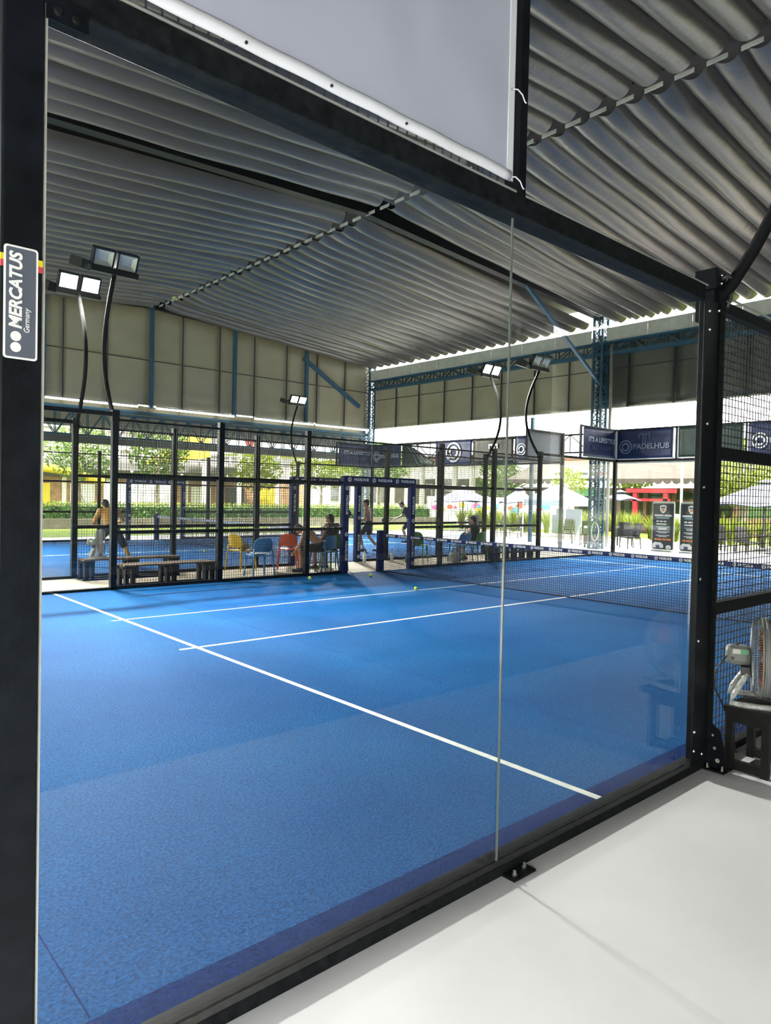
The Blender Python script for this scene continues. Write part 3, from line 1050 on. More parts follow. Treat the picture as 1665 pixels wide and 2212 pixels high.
# end-wall banners of the near court
q = banner('court_banner', 'navy hub banner with circled emblem above the near end wall corner', (19.94, 9.93), (19.94, 8.05), 3.03, 3.95, 'banner_navy', hem='banner_hem'); hub_print(*q, 3.42, 'print_grey'); tee_print(*q)
q = banner('court_banner', 'dark green banner right of the navy hub banner, behind the thick post', (19.94, 7.93), (19.94, 6.05), 3.03, 3.95, 'banner_green', hem='banner_hem'); tee_print(*q, 'print_grey', 3.5, 0.9)
q = banner('court_banner', 'navy banner seen through the mesh right of the thick post', (19.94, 5.95), (19.94, 4.05), 3.03, 3.95, 'banner_navy', hem='banner_hem'); hub_print(*q, 3.45)
q = banner('court_banner', 'navy lifestyle slogan banner left of the big hub banner', (18.05, 9.95), (19.95, 9.95), 3.03, 3.95, 'banner_navy', hem='banner_hem'); life_print(*q)
# far court
q = banner('court_banner', 'navy lifestyle slogan banner at the far corner of the far court', (18.05, 21.95), (19.95, 21.95), 3.03, 3.95, 'banner_navy'); life_print(*q)
q = banner('court_banner', 'navy hub banner beside the far slogan banner', (19.94, 21.93), (19.94, 20.05), 3.03, 3.95, 'banner_navy'); hub_print(*q, 3.45)
q = banner('court_banner', 'green banner sagging down from one corner on the far end wall', (19.94, 19.95), (19.94, 18.05), 3.03, 3.98, 'banner_green', top_drop=0.85, amp=0.05)
for k in range(3):
    MB().tube([(19.90, 19.7 - 0.3 * k, 3.9 - 0.12 * k), (19.88, 19.3 - 0.3 * k, 3.55 - 0.1 * k), (19.90, 19.0 - 0.3 * k, 3.1)], 0.008, 6).build('cord', 'print_white', q[0], world=True)
q = banner('court_banner', 'navy banner with large circled emblem on the far end wall', (19.94, 17.93), (19.94, 16.05), 3.03, 3.95, 'banner_navy')
logo(q[0], frame(q[3] + q[2] * 0.03 + Vector((0, 0, 3.5)), q[1], (0, 0, 1)), 0.4)
q = banner('court_banner', 'black banner with pale letter emblem on the far end wall', (19.94, 15.93), (19.94, 14.05), 3.03, 3.95, 'banner_black'); tee_print(*q, 'print_white', 3.55, 1.1)
text('PADEL', 0.12, 'print_white', q[0], frame(q[3] + q[2] * 0.028 + q[1] * 0.3 + Vector((0, 0, 3.2)), q[1], (0, 0, 1)), bold=0.01)
q = banner('court_banner', 'navy banner half hidden behind the grey panel of the far court', (19.94, 13.93), (19.94, 12.2), 3.03, 3.95, 'banner_navy'); hub_print(*q, 3.5)
q = banner('court_banner', 'grey banner back on the far court side near its end wall', (18.05, 12.05), (19.95, 12.05), 3.03, 3.95, 'banner_grey', hem='banner_hem', amp=0.01)
# court pads on mid posts (protective wrap with print)
# ------------------------------------------------------------------ nets
NETM = {}


def net(y0, label, words=True, tape_mat='pad_navy'):
    t = thing('padel_net', label, 'net', (10, y0 + 5, 0))
    mb = MB()
    a, b, h = y0 + 0.1, y0 + 9.9, 0.8
    n = int((b - a) / 0.043)
    for i in range(n + 1):
        y = a + (b - a) * i / n
        mb.bar((10, y, 0.015), (10, y, h), 0.005, caps=False)
    for j in range(19):
        z = 0.02 + (h - 0.02) * j / 18
        mb.bar((10.003, a, z), (10.003, b, z), 0.005, caps=False)
    mb.build('net_cords', 'net_cord', t, world=True, kind='stuff')
    tp = MB().box(9.988, a, 0.785, 10.012, b, 0.862).build('tape', tape_mat, t, world=True, bevel=0.006)
    MB().box(9.99, a, 0.0, 10.01, b, 0.03).build('bottom_hem', 'net_cord', t, world=True)
    for y in (y0 + 0.06, y0 + 9.94):
        MB().box(9.92, y - 0.06, 0, 10.08, y + 0.06, 0.93).build('net_post_pad', 'pad_navy', t, world=True, bevel=0.02)
    if words:
        k = 0
        y = y0 + 9.6
        while y > y0 + 0.3:
            text('PADELHUB', 0.055, 'print_white', t, frame((9.984, y - 0.05, 0.823), (0, -1, 0), (0, 0, 1)), bold=0.02, width=0.2)
            logo(t, frame((9.985, y + 0.1, 0.823), (0, -1, 0), (0, 0, 1)), 0.028)
            y -= 0.395
    return t


net(0, 'navy-taped padel net across the near court')
net(12, 'padel net with pale tape across the far court', False, 'print_grey')

# ------------------------------------------------------------------ floodlights on bowed poles


def flood(x, y, out, lit, label, face=-1, back=True, heads=True, xo=0.0):
    t = thing('floodlight_pole', label, 'floodlight', (x, y, 3.0), group='bowed floodlight poles of the courts')
    pts, n = [], 14
    for i in range(n + 1):
        s = i / n
        o = 0.52 * math.sin(PI * min(s * 1.02, 1)) ** 0.9 * (1 - 0.12 * s) + 0.10 * s
        pts.append((x + xo * s, y + out * o, 2.9 + 2.5 * s))
    MB().tube(pts, 0.038, 10).build('pole', 'pole_black', t, world=True, smooth=True)
    MB().box(x - 0.06, y - 0.06, 2.86, x + 0.06, y + 0.06, 3.06).build('pole_socket', 'steel_black', t, world=True)
    if not heads:
        return t
    top = Vector(pts[-1])
    MB().bar(top + Vector((-0.4, 0, 0.0)), top + Vector((0.4, 0, 0.0)), 0.09, 0.1).build('crossbar', 'lamp_body', t, world=True)
    for sx in (-1, 1):
        c = top + Vector((0.2 * sx, 0.03 * face, 0.2))
        tl_ = R(28)
        nrm = Vector((0, face * math.cos(tl_), -math.sin(tl_)))
        u = Vector((1, 0, 0))
        vv = nrm.cross(u) * (1 if face < 0 else -1)
        if vv.z < 0:
            vv = -vv
        f = Matrix((u, vv, u.cross(vv))).transposed().to_4x4()
        f.translation = c
        s = 1 if u.cross(vv).dot(nrm) > 0 else -1
        mb = MB()
        w, h = 0.36, 0.31
        zo, zi = 0.04 * s, -0.05 * s
        # dished housing: frame ring and rear shell
        for (a0, b0, a1, b1) in ((-w / 2, -h / 2, w / 2, -h / 2 + 0.03), (-w / 2, h / 2 - 0.03, w / 2, h / 2), (-w / 2, -h / 2, -w / 2 + 0.03, h / 2), (w / 2 - 0.03, -h / 2, w / 2, h / 2)):
            mb.add([f @ Vector((a, b, z)) for z in (zi, zo) for b in (b0, b1) for a in (a0, a1)], [(0, 2, 3, 1), (4, 5, 7, 6), (0, 1, 5, 4), (2, 6, 7, 3), (0, 4, 6, 2), (1, 3, 7, 5)])
        mb.add([f @ Vector((a, b, z)) for z in (zi, zi - 0.03 * s) for b in (-h / 2, h / 2) for a in (-w / 2, w / 2)], [(0, 2, 3, 1), (4, 5, 7, 6), (0, 1, 5, 4), (2, 6, 7, 3), (0, 4, 6, 2), (1, 3, 7, 5)])
        hd = mb.build('lamp_head', 'lamp_body', t, world=True)
        mb = MB()
        w2, h2 = w / 2 - 0.03, h / 2 - 0.03
        vs = [f @ Vector((a * w2, b * h2, zo - 0.01 * s)) for a, b in ((-1, -1), (1, -1), (1, 1), (-1, 1))] + [f @ Vector((a * w2 * 0.62, b * h2 * 0.5, zi + 0.004 * s)) for a, b in ((-1, -1), (1, -1), (1, 1), (-1, 1))]
        mb.add(vs, [(0, 1, 5, 4), (1, 2, 6, 5), (2, 3, 7, 6), (3, 0, 4, 7), (4, 5, 6, 7)])
        if lit:
            mb.build('reflector', 'lamp_lit', hd, world=True)
        else:
            mb.build('reflector', 'lamp_reflector', hd, world=True)
        if lit:
            ld = bpy.data.lights.new('lamp_light', 'AREA')
            ld.shape = 'RECTANGLE'
            ld.size, ld.size_y = 0.28, 0.24
            ld.energy = lit
            ld.spread = R(95)
            ld.color = (1.0, 0.96, 0.88)
            lo = bpy.data.objects.new('lamp_light', ld)
            C.objects.link(lo)
            lo.parent = hd
            lnrm = Vector((0, face * math.cos(R(40)), -math.sin(R(40))))
            z = -lnrm
            mm = Matrix((u, z.cross(u), z)).transposed().to_4x4()
            mm.translation = c + nrm * 0.07
            lo.matrix_basis = mm
    if back:
        b0 = top + Vector((-0.42, -0.1 * face, 0.06))
        MB().bar(b0, b0 + Vector((-0.1, -0.3 * face, 0.12)), 0.2, 0.16).build('rear_lamp_head', 'lamp_body', t, world=True)
    return t


flood(4, 10, 1, 0, 'unlit twin floodlight on a bowed pole at the left end of the near court')
flood(16, 10, 1, 0, 'unlit twin floodlight on a bowed pole at the right end of the near court')
flood(4, 12, -1, 420, 'lit twin floodlight at the left, on a pole of the far court')
flood(16, 12, -1, 420, 'lit twin floodlight at the right, on a pole of the far court')
flood(16, 22, 1, 600, 'glaring floodlight on the farthest cage side, right of the middle')
flood(4, 22, 1, 500, 'unseen lit floodlight added on the farthest cage side to brighten the far court')  # out-of-view lamp added to lighten the far court
nl = flood(4.07, 0.03, -1, 0, 'black lamp pole rising from the thick foreground post', heads=False, xo=0.05)
# clamp and cable loop where the near pole meets the post
MB().box(3.93, -0.075, 3.03, 4.08, 0.07, 3.16).build('clamp', 'steel_black', nl, world=True, bevel=0.01)
MB().tube([(3.99, -0.08, 3.10), (4.02, -0.11, 3.115), (4.06, -0.12, 3.10), (4.085, -0.11, 3.04), (4.075, -0.1, 2.98), (4.06, -0.09, 2.93)], 0.012, 8).build('cable_loop', 'fan_dark', nl, world=True, smooth=True)
for z in (3.07, 3.12):
    bolt(nl, 4.0, -0.075, z, 0.010)

# ------------------------------------------------------------------ balls, bottles
for (x, y, lb) in ((7.68, 9.404, 'yellow-green tennis ball at the foot of the mesh fence'), (9.049, 9.151, 'yellow-green tennis ball in front of the gate'), (8.368, 7.084, 'yellow-green tennis ball on the thin court line'),
                   (8.95, 16.3, 'tennis ball on the far court, left of the two'), (10.1, 13.2, 'tennis ball on the far court, near the yellow chair')):
    b = thing('tennis_ball', lb, 'ball', (x, y, 0.012))
    MB().ell((0, 0, 0.034), (0.034, 0.034, 0.034), 16, 10).build('felt', 'ball', b, smooth=True)
    pts = []
    for k in range(33):
        a = 2 * PI * k / 32
        p = Vector((math.cos(a) * 1.0, math.sin(a) * 1.0, 0.75 * math.sin(2 * a) * 0.8)).normalized() * 0.0342
        pts.append(p + Vector((0, 0, 0.034)))
    MB().tube(pts, 0.0016, 5, caps=False).build('seam', 'print_white', b)
for (x, y, lb) in ((11.03, 11.72, 'white plastic bottle standing in the gate opening'), (11.97, 11.72, 'white plastic bottle standing behind the net')):
    b = thing('water_bottle', lb, 'bottle', (x, y, 0))
    MB().lathe([(0.042, 0), (0.046, 0.02), (0.044, 0.1), (0.046, 0.19), (0.03, 0.235), (0.016, 0.255), (0.016, 0.27)], 14).build('body', 'bottle', b, smooth=True)
    MB().lathe([(0.019, 0.27), (0.019, 0.3), (0.015, 0.305)], 12).build('cap', 'print_grey', b)

# ------------------------------------------------------------------ plastic chairs


def make_chair(colour, name='plastic_chair'):
    t = thing(name, 'x', 'chair')
    m_ = 'plastic_' + colour
    mb = MB()
    mb.sheet(lambda u, v: ((u - 0.5) * (0.43 - 0.05 * (1 - v) ** 2), (v - 0.5) * 0.42, 0.445 + 0.012 * ((u - 0.5) * 2) ** 2 - 0.012 * math.sin(PI * v)), 10, 10)
    mb.build('seat', m_, t, smooth=True, solid=0.022)

    def back(u, v):
        a = (u - 0.5) * 2
        w = 0.205 * (1 - 0.10 * max(0, v - 0.55) ** 2 * 4)
        top = 0.81 - 0.075 * abs(a) ** 4.5
        z = 0.515 + 0.03 * a * a + (top - 0.515 - 0.03 * a * a) * v
        return (a * w, -0.215 - 0.05 * v + 0.055 * a * a, z)
    MB().sheet(back, 12, 10).build('backrest', m_, t, smooth=True, solid=0.018)
    for s in (-1, 1):
        MB().tube([(s * 0.235, -0.27, 0), (s * 0.205, -0.215, 0.44), (s * 0.195, -0.205, 0.58)], [0.014, 0.02, 0.016], 8).build('leg', m_, t, smooth=True)
        MB().tube([(s * 0.225, 0.235, 0), (s * 0.195, 0.19, 0.44)], [0.014, 0.021], 8).build('leg', m_, t, smooth=True)
    return t


proto = {}


def chair(colour, x, y, rz, label):
    if colour not in proto:
        t = make_chair(colour)
        t.location = (x, y, 0)
        t.rotation_euler = (0, 0, rz)
        tag(t, label, 'chair', 'plastic chairs between the courts')
        proto[colour] = t
        return t
    return dup(proto[colour], (x, y, 0), rz, label, 'plastic chairs between the courts')


# facing image-left is rz ~48 deg, facing away is ~ -42 deg
chair('yellow', 7.42, 11.62, R(-75), 'yellow plastic chair with a cloth bag on its seat')
chair('blue', 7.13, 10.42, R(-8), 'blue plastic chair between the yellow and the orange chair')
chair('orange', 8.55, 11.5, R(-30), 'orange plastic chair behind the bending man')
chair('blue', 8.82, 10.5, R(14), 'blue plastic chair under the bending bare-backed man')
chair('green', 9.26, 10.72, R(-4), 'green plastic chair under the man in the black vest')
chair('green', 12.3, 11.1, R(-60), 'empty green plastic chair behind the net, right of the gate')
chair('blue', 13.4, 10.6, R(-6), 'blue plastic chair facing the man in the black shirt')
chair('green', 14.0, 10.6, R(6), 'green plastic chair under the man in the black shirt')

bg_ = thing('cloth_bag', 'tan cloth bag lying on the yellow chair', 'bag', (7.45, 11.6, 0.455))
MB().ell((0, 0, 0.07), (0.15, 0.1, 0.08), 14, 8).build('pouch', 'bag', bg_, smooth=True)
MB().tube([(-0.1, 0.02, 0.1), (-0.06, 0.03, 0.2), (0.02, 0.02, 0.22), (0.09, 0.0, 0.11)], 0.01, 6).build('strap', 'bag', bg_, smooth=True)
tw = thing('folded_towel', 'white towel folded on the blue chair seat', 'towel', (7.16, 10.46, 0.46))
MB().sheet(lambda u, v: ((u - 0.5) * 0.3, (v - 0.5) * 0.26, 0.02 + 0.012 * noise.noise(Vector((u * 5, v * 5, 0)))), 10, 8).build('upper_fold', 'towel', tw, smooth=True, solid=0.02)
MB().box(-0.16, -0.12, 0.0, 0.12, 0.11, 0.012).build('lower_fold', 'cloth_black', tw, bevel=0.005)
kb = thing('sports_bag', 'checked sports bag on the ground under the blue chair behind the net', 'bag', (13.15, 10.55, 0))
MB().ell((0, 0, 0.15), (0.22, 0.14, 0.155), 14, 8).build('body', 'towel', kb, smooth=True)
MB().tube([(-0.12, 0, 0.28), (-0.05, 0, 0.36), (0.05, 0, 0.36), (0.12, 0, 0.28)], 0.012, 6).build('handle', 'cloth_black', kb, smooth=True)
tg = thing('gear_pile', 'brown bag lying on the empty green chair', 'bag', (12.3, 11.1, 0.455))
MB().ell((0, 0, 0.05), (0.17, 0.12, 0.06), 12, 8).build('body', 'bag', tg, smooth=True)
MB().tube([(-0.1, 0.0, 0.1), (0.0, 0.02, 0.14), (0.1, 0.0, 0.1)], 0.01, 6).build('handle', 'cloth_black', tg, smooth=True)

# ------------------------------------------------------------------ pallet benches


def bench(x0, x1, y, label, h=0.40, top='wood_brown'):
    t = thing('pallet_bench', label, 'bench', ((x0 + x1) / 2, y, 0), group='pallet benches between the courts')
    for k in range(3):
        a = y - 0.2 + k * 0.14
        MB().box(x0, a, h - 0.03, x1, a + 0.12, h).build('seat_plank', top, t, world=True, bevel=0.004)
    for x in (x0 + 0.02, (x0 + x1) / 2 - 0.09, x1 - 0.2):
        for yy in (y - 0.19, y + 0.1):
            MB().box(x, yy, 0, x + 0.06, yy + 0.1, h - 0.03).build('leg_block', 'wood_black', t, world=True)
            MB().box(x + 0.12, yy, 0, x + 0.18, yy + 0.1, h - 0.03).build('leg_block', 'wood_black', t, world=True)
        MB().box(x, y - 0.2, h - 0.08, x + 0.18, y + 0.2, h - 0.031).build('bearer', 'wood_black', t, world=True)
    for yy in (y - 0.19, y + 0.12):
        MB().box(x0, yy, 0.0, x1, yy + 0.07, 0.035).build('floor_runner', 'wood_black', t, world=True)
    return t


bench(4.0, 5.9, 11.62, 'black pallet bench carrying a small grey fan')
bench(4.25, 6.0, 10.32, 'black pallet bench set against the mesh of the near court')
bench(14.4, 16.1, 10.4, 'black pallet bench at the right behind the net')

# ------------------------------------------------------------------ fans


def make_fan(label, rad=0.245):
    """floor fan; faces local -y, base at z=0, hub height 0.30"""
    t = thing('floor_fan', label, 'fan')
    hz = 0.30
    rg = MB()
    for y, r in ((-0.075, rad), (-0.055, rad + 0.004), (-0.03, rad + 0.004)):
        pts = [(r * math.cos(2 * PI * k / 40), y, hz + r * math.sin(2 * PI * k / 40)) for k in range(41)]
        rg.tube(pts, 0.009 if y == -0.055 else 0.005, 6, caps=False)
    vs, fs = [], []
    nn = 48
    for k in range(nn):
        a = 2 * PI * k / nn
        for yy, r in ((-0.07, rad + 0.006), (-0.04, rad + 0.006), (-0.04, rad + 0.001), (-0.07, rad + 0.001)):
            vs.append((r * math.cos(a), yy, hz + r * math.sin(a)))
    for k in range(nn):
        j = (k + 1) % nn
        for i in range(4):
            fs.append((k * 4 + i, k * 4 + (i + 1) % 4, j * 4 + (i + 1) % 4, j * 4 + i))
    rg.add(vs, fs)
    rg.build('guard_band', 'fan_grey', t, smooth=False)
    wr_ = MB()
    for k in range(96):
        a = 2 * PI * k / 96
        ca, sa = math.cos(a), math.sin(a)
        wr_.tube([(0.05 * ca, 0.03, hz + 0.05 * sa), (rad * 0.9 * ca, 0.02, hz + rad * 0.9 * sa), (rad * ca, -0.01, hz + rad * sa), (rad * ca, -0.055, hz + rad * sa)], 0.0016, 4, caps=False)
        wr_.tube([(rad * ca, -0.055, hz + rad * sa), (rad * ca, -0.10, hz + rad * sa), (rad * 0.88 * ca, -0.135, hz + rad * 0.88 * sa), (0.05 * ca, -0.145, hz + 0.05 * sa)], 0.0016, 4, caps=False)
    wr_.build('guard_wires', 'fan_grey', t, kind='stuff')
    MB().tube([(0, -0.15, hz), (0, -0.14, hz)], 0.055, 20).build('badge', 'fan_grey', t)
    for k in range(3):
        a = 2 * PI * k / 3 + 0.4
        mb = MB()

        def bl(u, v, a=a):
            r = 0.04 + u * (rad - 0.075)
            b = a + (v - 0.5) * (1.0 + 0.25 * u)
            return (r * math.cos(b), -0.06 + (v - 0.5) * 0.07, hz + r * math.sin(b))
        mb.sheet(bl, 6, 6).build('blade', 'fan_blade', t, smooth=True, solid=0.003)
    mo = MB()
    mo.obox(Matrix.Translation((0, 0.1, hz + 0.005)), 0.13, 0.15, 0.12)
    mtr = mo.build('motor_housing', 'fan_grey', t, bevel=0.03)
    MB().box(-0.0665, 0.09, hz + 0.02, -0.0655, 0.135, hz + 0.05).build('white_label', 'label_white', mtr)
    MB().box(-0.0665, 0.045, hz + 0.02, -0.0655, 0.089, hz + 0.05).build('green_label', 'label_green', mtr)
    MB().tube([(-0.067, 0.135, hz - 0.01), (-0.064, 0.135, hz - 0.01)], 0.012, 14).build('port', 'fan_dark', mtr)
    MB().tube([(0, 0.11, hz + 0.06), (0, 0.11, hz + 0.08)], 0.01, 10).build('oscillation_knob', 'fan_dark', mtr)
    st = MB()
    for s in (-1, 1):
        st.tube([(s * 0.09, 0.05, hz - 0.09), (s * 0.1, 0.07, hz - 0.13), (s * 0.13, 0.125, 0.07), (s * 0.15, 0.14, 0.025), (s * 0.16, 0.05, 0.02), (s * 0.16, -0.2, 0.02)], 0.018, 8)
    st.tube([(-0.16, -0.2, 0.02), (0.16, -0.2, 0.02)], 0.018, 8)
    st.build('tube_stand', 'wrap', t, smooth=True, label='stand wrapped in clear plastic film')
    MB().bar((-0.1, 0.06, hz - 0.08), (0.1, 0.06, hz - 0.08), 0.05, 0.05).build('tilt_bracket', 'fan_dark', t)
    return t


fan = make_fan('grey floor fan in side view on the black stool beside the corner post')
fan.location = (4.27, -0.25, 0.415)
fan.rotation_euler = (0, 0, R(24))
f2 = dup(fan, (4.30, 11.62, 0.40), R(75), 'small grey fan standing on the pallet bench at the left', None)

sl = thing('wooden_stool', 'black wooden frame stool under the grey fan', 'stool', (4.3, -0.27, 0))
for x in (4.11, 4.45):
    for y in (-0.40, -0.185):
        MB().box(x, y, 0, x + 0.045, y + 0.045, 0.37).build('leg', 'wood_black', sl, world=True, bevel=0.003)
    MB().box(x, -0.355, 0.01, x + 0.045, -0.186, 0.065).build('stretcher', 'wood_black', sl, world=True)
    MB().box(x, -0.355, 0.31, x + 0.045, -0.186, 0.37).build('apron', 'wood_black', sl, world=True)
for y in (-0.40, -0.185):
    MB().box(4.156, y, 0.31, 4.449, y + 0.04, 0.37).build('apron', 'wood_black', sl, world=True)
for k in range(4):
    a = 4.095 + k * 0.105
    MB().box(a, -0.46, 0.37, a + 0.1, -0.13, 0.41).build('seat_slat', 'wood_black', sl, world=True, bevel=0.003)
MB().tube([(4.16, -0.12, 0.72), (4.1, -0.07, 0.62), (4.12, -0.06, 0.5), (4.3, -0.07, 0.3), (4.42, -0.09, 0.02), (4.7, -0.1, 0.01)], 0.005, 6).build('fan_cable', 'fan_dark', smooth=True)
tag(bpy.context.scene.objects['fan_cable'], 'thin black power cable hanging down behind the grey fan', 'cable')
wb_ = MB().box(4.22, -0.33, 0.0, 4.32, -0.25, 0.045).build('wood_offcut', 'wood_black', bevel=0.004)
tag(wb_, 'short wooden offcut lying on concrete inside the stool frame', 'wood block')

# ------------------------------------------------------------------ people
def fuse(mb, voxel, material, name, parent, smooth_it=4):
    me = mb.mesh(name, material)
    t = bpy.data.objects.new('t', me)
    C.objects.link(t)
    r = t.modifiers.new('r', 'REMESH'); r.mode = 'VOXEL'; r.voxel_size = voxel; r.use_smooth_shade = True
    s = t.modifiers.new('s', 'SMOOTH'); s.iterations = smooth_it; s.factor = 0.5
    dg = bpy.context.evaluated_depsgraph_get()
    out = bpy.data.meshes.new_from_object(t.evaluated_get(dg))
    out.name = name
    out.materials.clear(); out.materials.append(M[material])
    bpy.data.objects.remove(t)
    return link(name, out, parent)


STAND = dict(pelvis=(0, 0, .95), chest=(0, 0, 1.26), neck=(0, -.01, 1.44), head=(0, .02, 1.58), look=(0, 1, 0),
             hipL=(-.095, 0, .92), hipR=(.095, 0, .92), kneeL=(-.11, .02, .50), kneeR=(.11, .02, .50), ankL=(-.11, -.02, .09), ankR=(.11, -.02, .09),
             toeL=(-.13, .14, .03), toeR=(.13, .14, .03), shL=(-.185, 0, 1.40), shR=(.185, 0, 1.40), elL=(-.24, -.02, 1.12), elR=(.24, -.02, 1.12),
             wrL=(-.25, .10, .90), wrR=(.25, .10, .90))


def person(label, loc, rz, pose, skin='skin', top=None, bottom='cloth_black', shorts=0.8, sleeves=False, shoes=True, hair_r=1.0, socks=False):
    t = thing('person', label, 'person', loc, rz)
    J = {k: Vector(v) for k, v in {**STAND, **pose}.items()}
    b = MB()
    pv, ch, nk, hd = J['pelvis'], J['chest'], J['neck'], J['head']
    sp = (ch - pv).normalized()
    side = (J['shR'] - J['shL']).normalized()
    fwd = sp.cross(side) * -1
    if fwd.dot(J['look']) < 0 and abs(fwd.dot(J['look'])) > 0.3:
        fwd = -fwd
    mt_ = Matrix((side, sp.cross(side), sp)).transposed()

    def torso(mb, k):
        mb.ell(pv + sp * 0.02, (0.155 * k, 0.115 * k, 0.13 * k), 16, 10, mt_)
        mb.ell(pv.lerp(ch, 0.5), (0.135 * k, 0.10 * k, 0.17 * k), 16, 10, mt_)
        mb.ell(ch, (0.165 * k, 0.115 * k, 0.17 * k), 16, 10, mt_)
        sh = (J['shL'] + J['shR']) / 2
        mb.cone(sh.lerp(J['shL'], .85), 0.058 * k, sh.lerp(J['shR'], .85), 0.058 * k)
        mb.cone(ch + sp * 0.06, 0.11 * k, sh, 0.075 * k)
    torso(b, 1.0)
    b.cone(nk - (hd - nk) * 0.25, 0.056, nk.lerp(hd, 0.55), 0.05)
    lk = J['look'].normalized()
    hu = (hd - nk).normalized()
    lk = (lk - hu * lk.dot(hu)).normalized()
    hs = lk.cross(hu)
    hm = Matrix((hs, lk, hu)).transposed()
    b.ell(hd + hu * 0.015, (0.074, 0.092, 0.105), 16, 12, hm)
    b.ell(hd - hu * 0.055 + lk * 0.025, (0.055, 0.06, 0.06), 12, 8, hm)     # jaw
    b.cone(hd + lk * 0.088 + hu * 0.01, 0.011, hd + lk * 0.105 - hu * 0.022, 0.014)   # nose
    b.cone(hd + lk * 0.078 - hu * 0.058 - hs * 0.018, 0.010, hd + lk * 0.078 - hu * 0.058 + hs * 0.018, 0.010)  # lips
    for s in (-1, 1):
        b.ell(hd + hs * 0.076 * s - lk * 0.008, (0.012, 0.022, 0.032), 8, 6, hm)
        b.ell(hd + hs * 0.03 * s + lk * 0.078 + hu * 0.032, (0.026, 0.014, 0.011), 8, 6, hm)    # brow
    for S in 'LR':
        sh, el, wr_ = J['sh' + S], J['el' + S], J['wr' + S]
        b.ell(sh, (0.066, 0.066, 0.066), 12, 8)
        b.cone(sh, 0.056, sh.lerp(el, .45), 0.052); b.cone(sh.lerp(el, .45), 0.052, el, 0.040)
        b.cone(el, 0.041, el.lerp(wr_, .3), 0.042); b.cone(el.lerp(wr_, .3), 0.042, wr_, 0.027)
        d = (wr_ - el).normalized()
        a = Vector((0, 0, 1)) if abs(d.z) < 0.8 else Vector((0, 1, 0))
        sd2 = d.cross(a).normalized()
        nn = sd2.cross(d)
        pm_ = Matrix((sd2, nn, d)).transposed()
        b.ell(wr_ + d * 0.05, (0.042, 0.02, 0.055), 10, 8, pm_)
        curl = -nn
        for i, (o, l) in enumerate(((-0.032, 0.062), (-0.011, 0.072), (0.010, 0.068), (0.030, 0.052))):
            p0 = wr_ + d * 0.085 + sd2 * o
            p1 = p0 + d * l * 0.55 + curl * 0.012
            p2 = p1 + d * l * 0.25 + curl * l * 0.5
            b.cone(p0, 0.0105, p1, 0.0098, 8); b.cone(p1, 0.0098, p2, 0.0085, 8)
        th0 = wr_ + d * 0.035 - sd2 * 0.036
        th1 = th0 + d * 0.03 - sd2 * 0.026 + curl * 0.012
        th2 = th1 + d * 0.03 - sd2 * 0.004 + curl * 0.016
        b.cone(th0, 0.0135, th1, 0.012, 8); b.cone(th1, 0.012, th2, 0.010, 8)
        hp, kn, an, to = J['hip' + S], J['knee' + S], J['ank' + S], J['toe' + S]
        b.cone(hp, 0.088, hp.lerp(kn, .5), 0.075); b.cone(hp.lerp(kn, .5), 0.075, kn, 0.054)
        b.cone(kn, 0.053, kn.lerp(an, .32), 0.056); b.cone(kn.lerp(an, .32), 0.056, an, 0.034)
        b.cone(an - Vector((0, 0, 0.03)), 0.036, to, 0.030)
    fuse(b, 0.0095, skin, 'body', t)
    # hair: cap over crown, back and sides, hairline left free over the face
    h = MB()
    h.ell(hd + hu * 0.035 - lk * 0.022, (0.084 * hair_r, 0.092 * hair_r, 0.098 * hair_r), 18, 12, hm)
    h.ell(hd + hu * 0.085 + lk * 0.03, (0.066, 0.06, 0.04), 14, 8, hm)
    h.ell(hd - hu * 0.02 - lk * 0.045, (0.066, 0.05, 0.075), 14, 8, hm)
    fuse(h, 0.011, 'hair', 'hair', t)
    e = MB()
    for s in (-1, 1):
        e.ell(hd + hs * 0.031 * s + lk * 0.083 + hu * 0.012, (0.013, 0.008, 0.008), 8, 6, hm)
    e.build('eyes', 'hair', t, smooth=True)
    if bottom:
        g = MB()
        g.ell(pv + sp * 0.0, (0.172, 0.132, 0.135), 16, 10, mt_)
        for S in 'LR':
            hp, kn = J['hip' + S], J['knee' + S]
            g.cone(hp, 0.105, hp.lerp(kn, shorts), 0.086)
        fuse(g, 0.014, bottom, 'shorts', t, 3)
    if top:
        g = MB()
        torso(g, 1.10)
        if sleeves:
            for S in 'LR':
                g.cone(J['sh' + S], 0.075, J['sh' + S].lerp(J['el' + S], .55), 0.068)
        fuse(g, 0.014, top, 'shirt' if sleeves else 'vest', t, 3)
    if shoes:
        for S in 'LR':
            an, to = J['ank' + S], J['toe' + S]
            g = MB()
            d = (to - an); d.z = 0; d = d.normalized()
            f0 = Vector((an.x, an.y, 0)) - d * 0.07
            lift = max(0.0, min(an.z - 0.09, 0.5))
            up_ = Vector((0, 0, 1))
            g.cone(f0 + up_ * (0.045 + lift), 0.044, f0 + d * 0.24 + up_ * (0.036 + min(lift, max(0, to.z - .03))), 0.036)
            g.cone(f0 + d * 0.05 + up_ * (0.075 + lift), 0.046, f0 + d * 0.12 + up_ * (0.055 + lift), 0.045)
            fuse(g, 0.012, 'shoe', 'shoe', t, 3)
    if socks:
        for S in 'LR':
            kn, an = J['knee' + S], J['ank' + S]
            MB().cone(an, 0.045, an.lerp(kn, .25), 0.05).build('sock', 'sock', t, smooth=True)
    return t


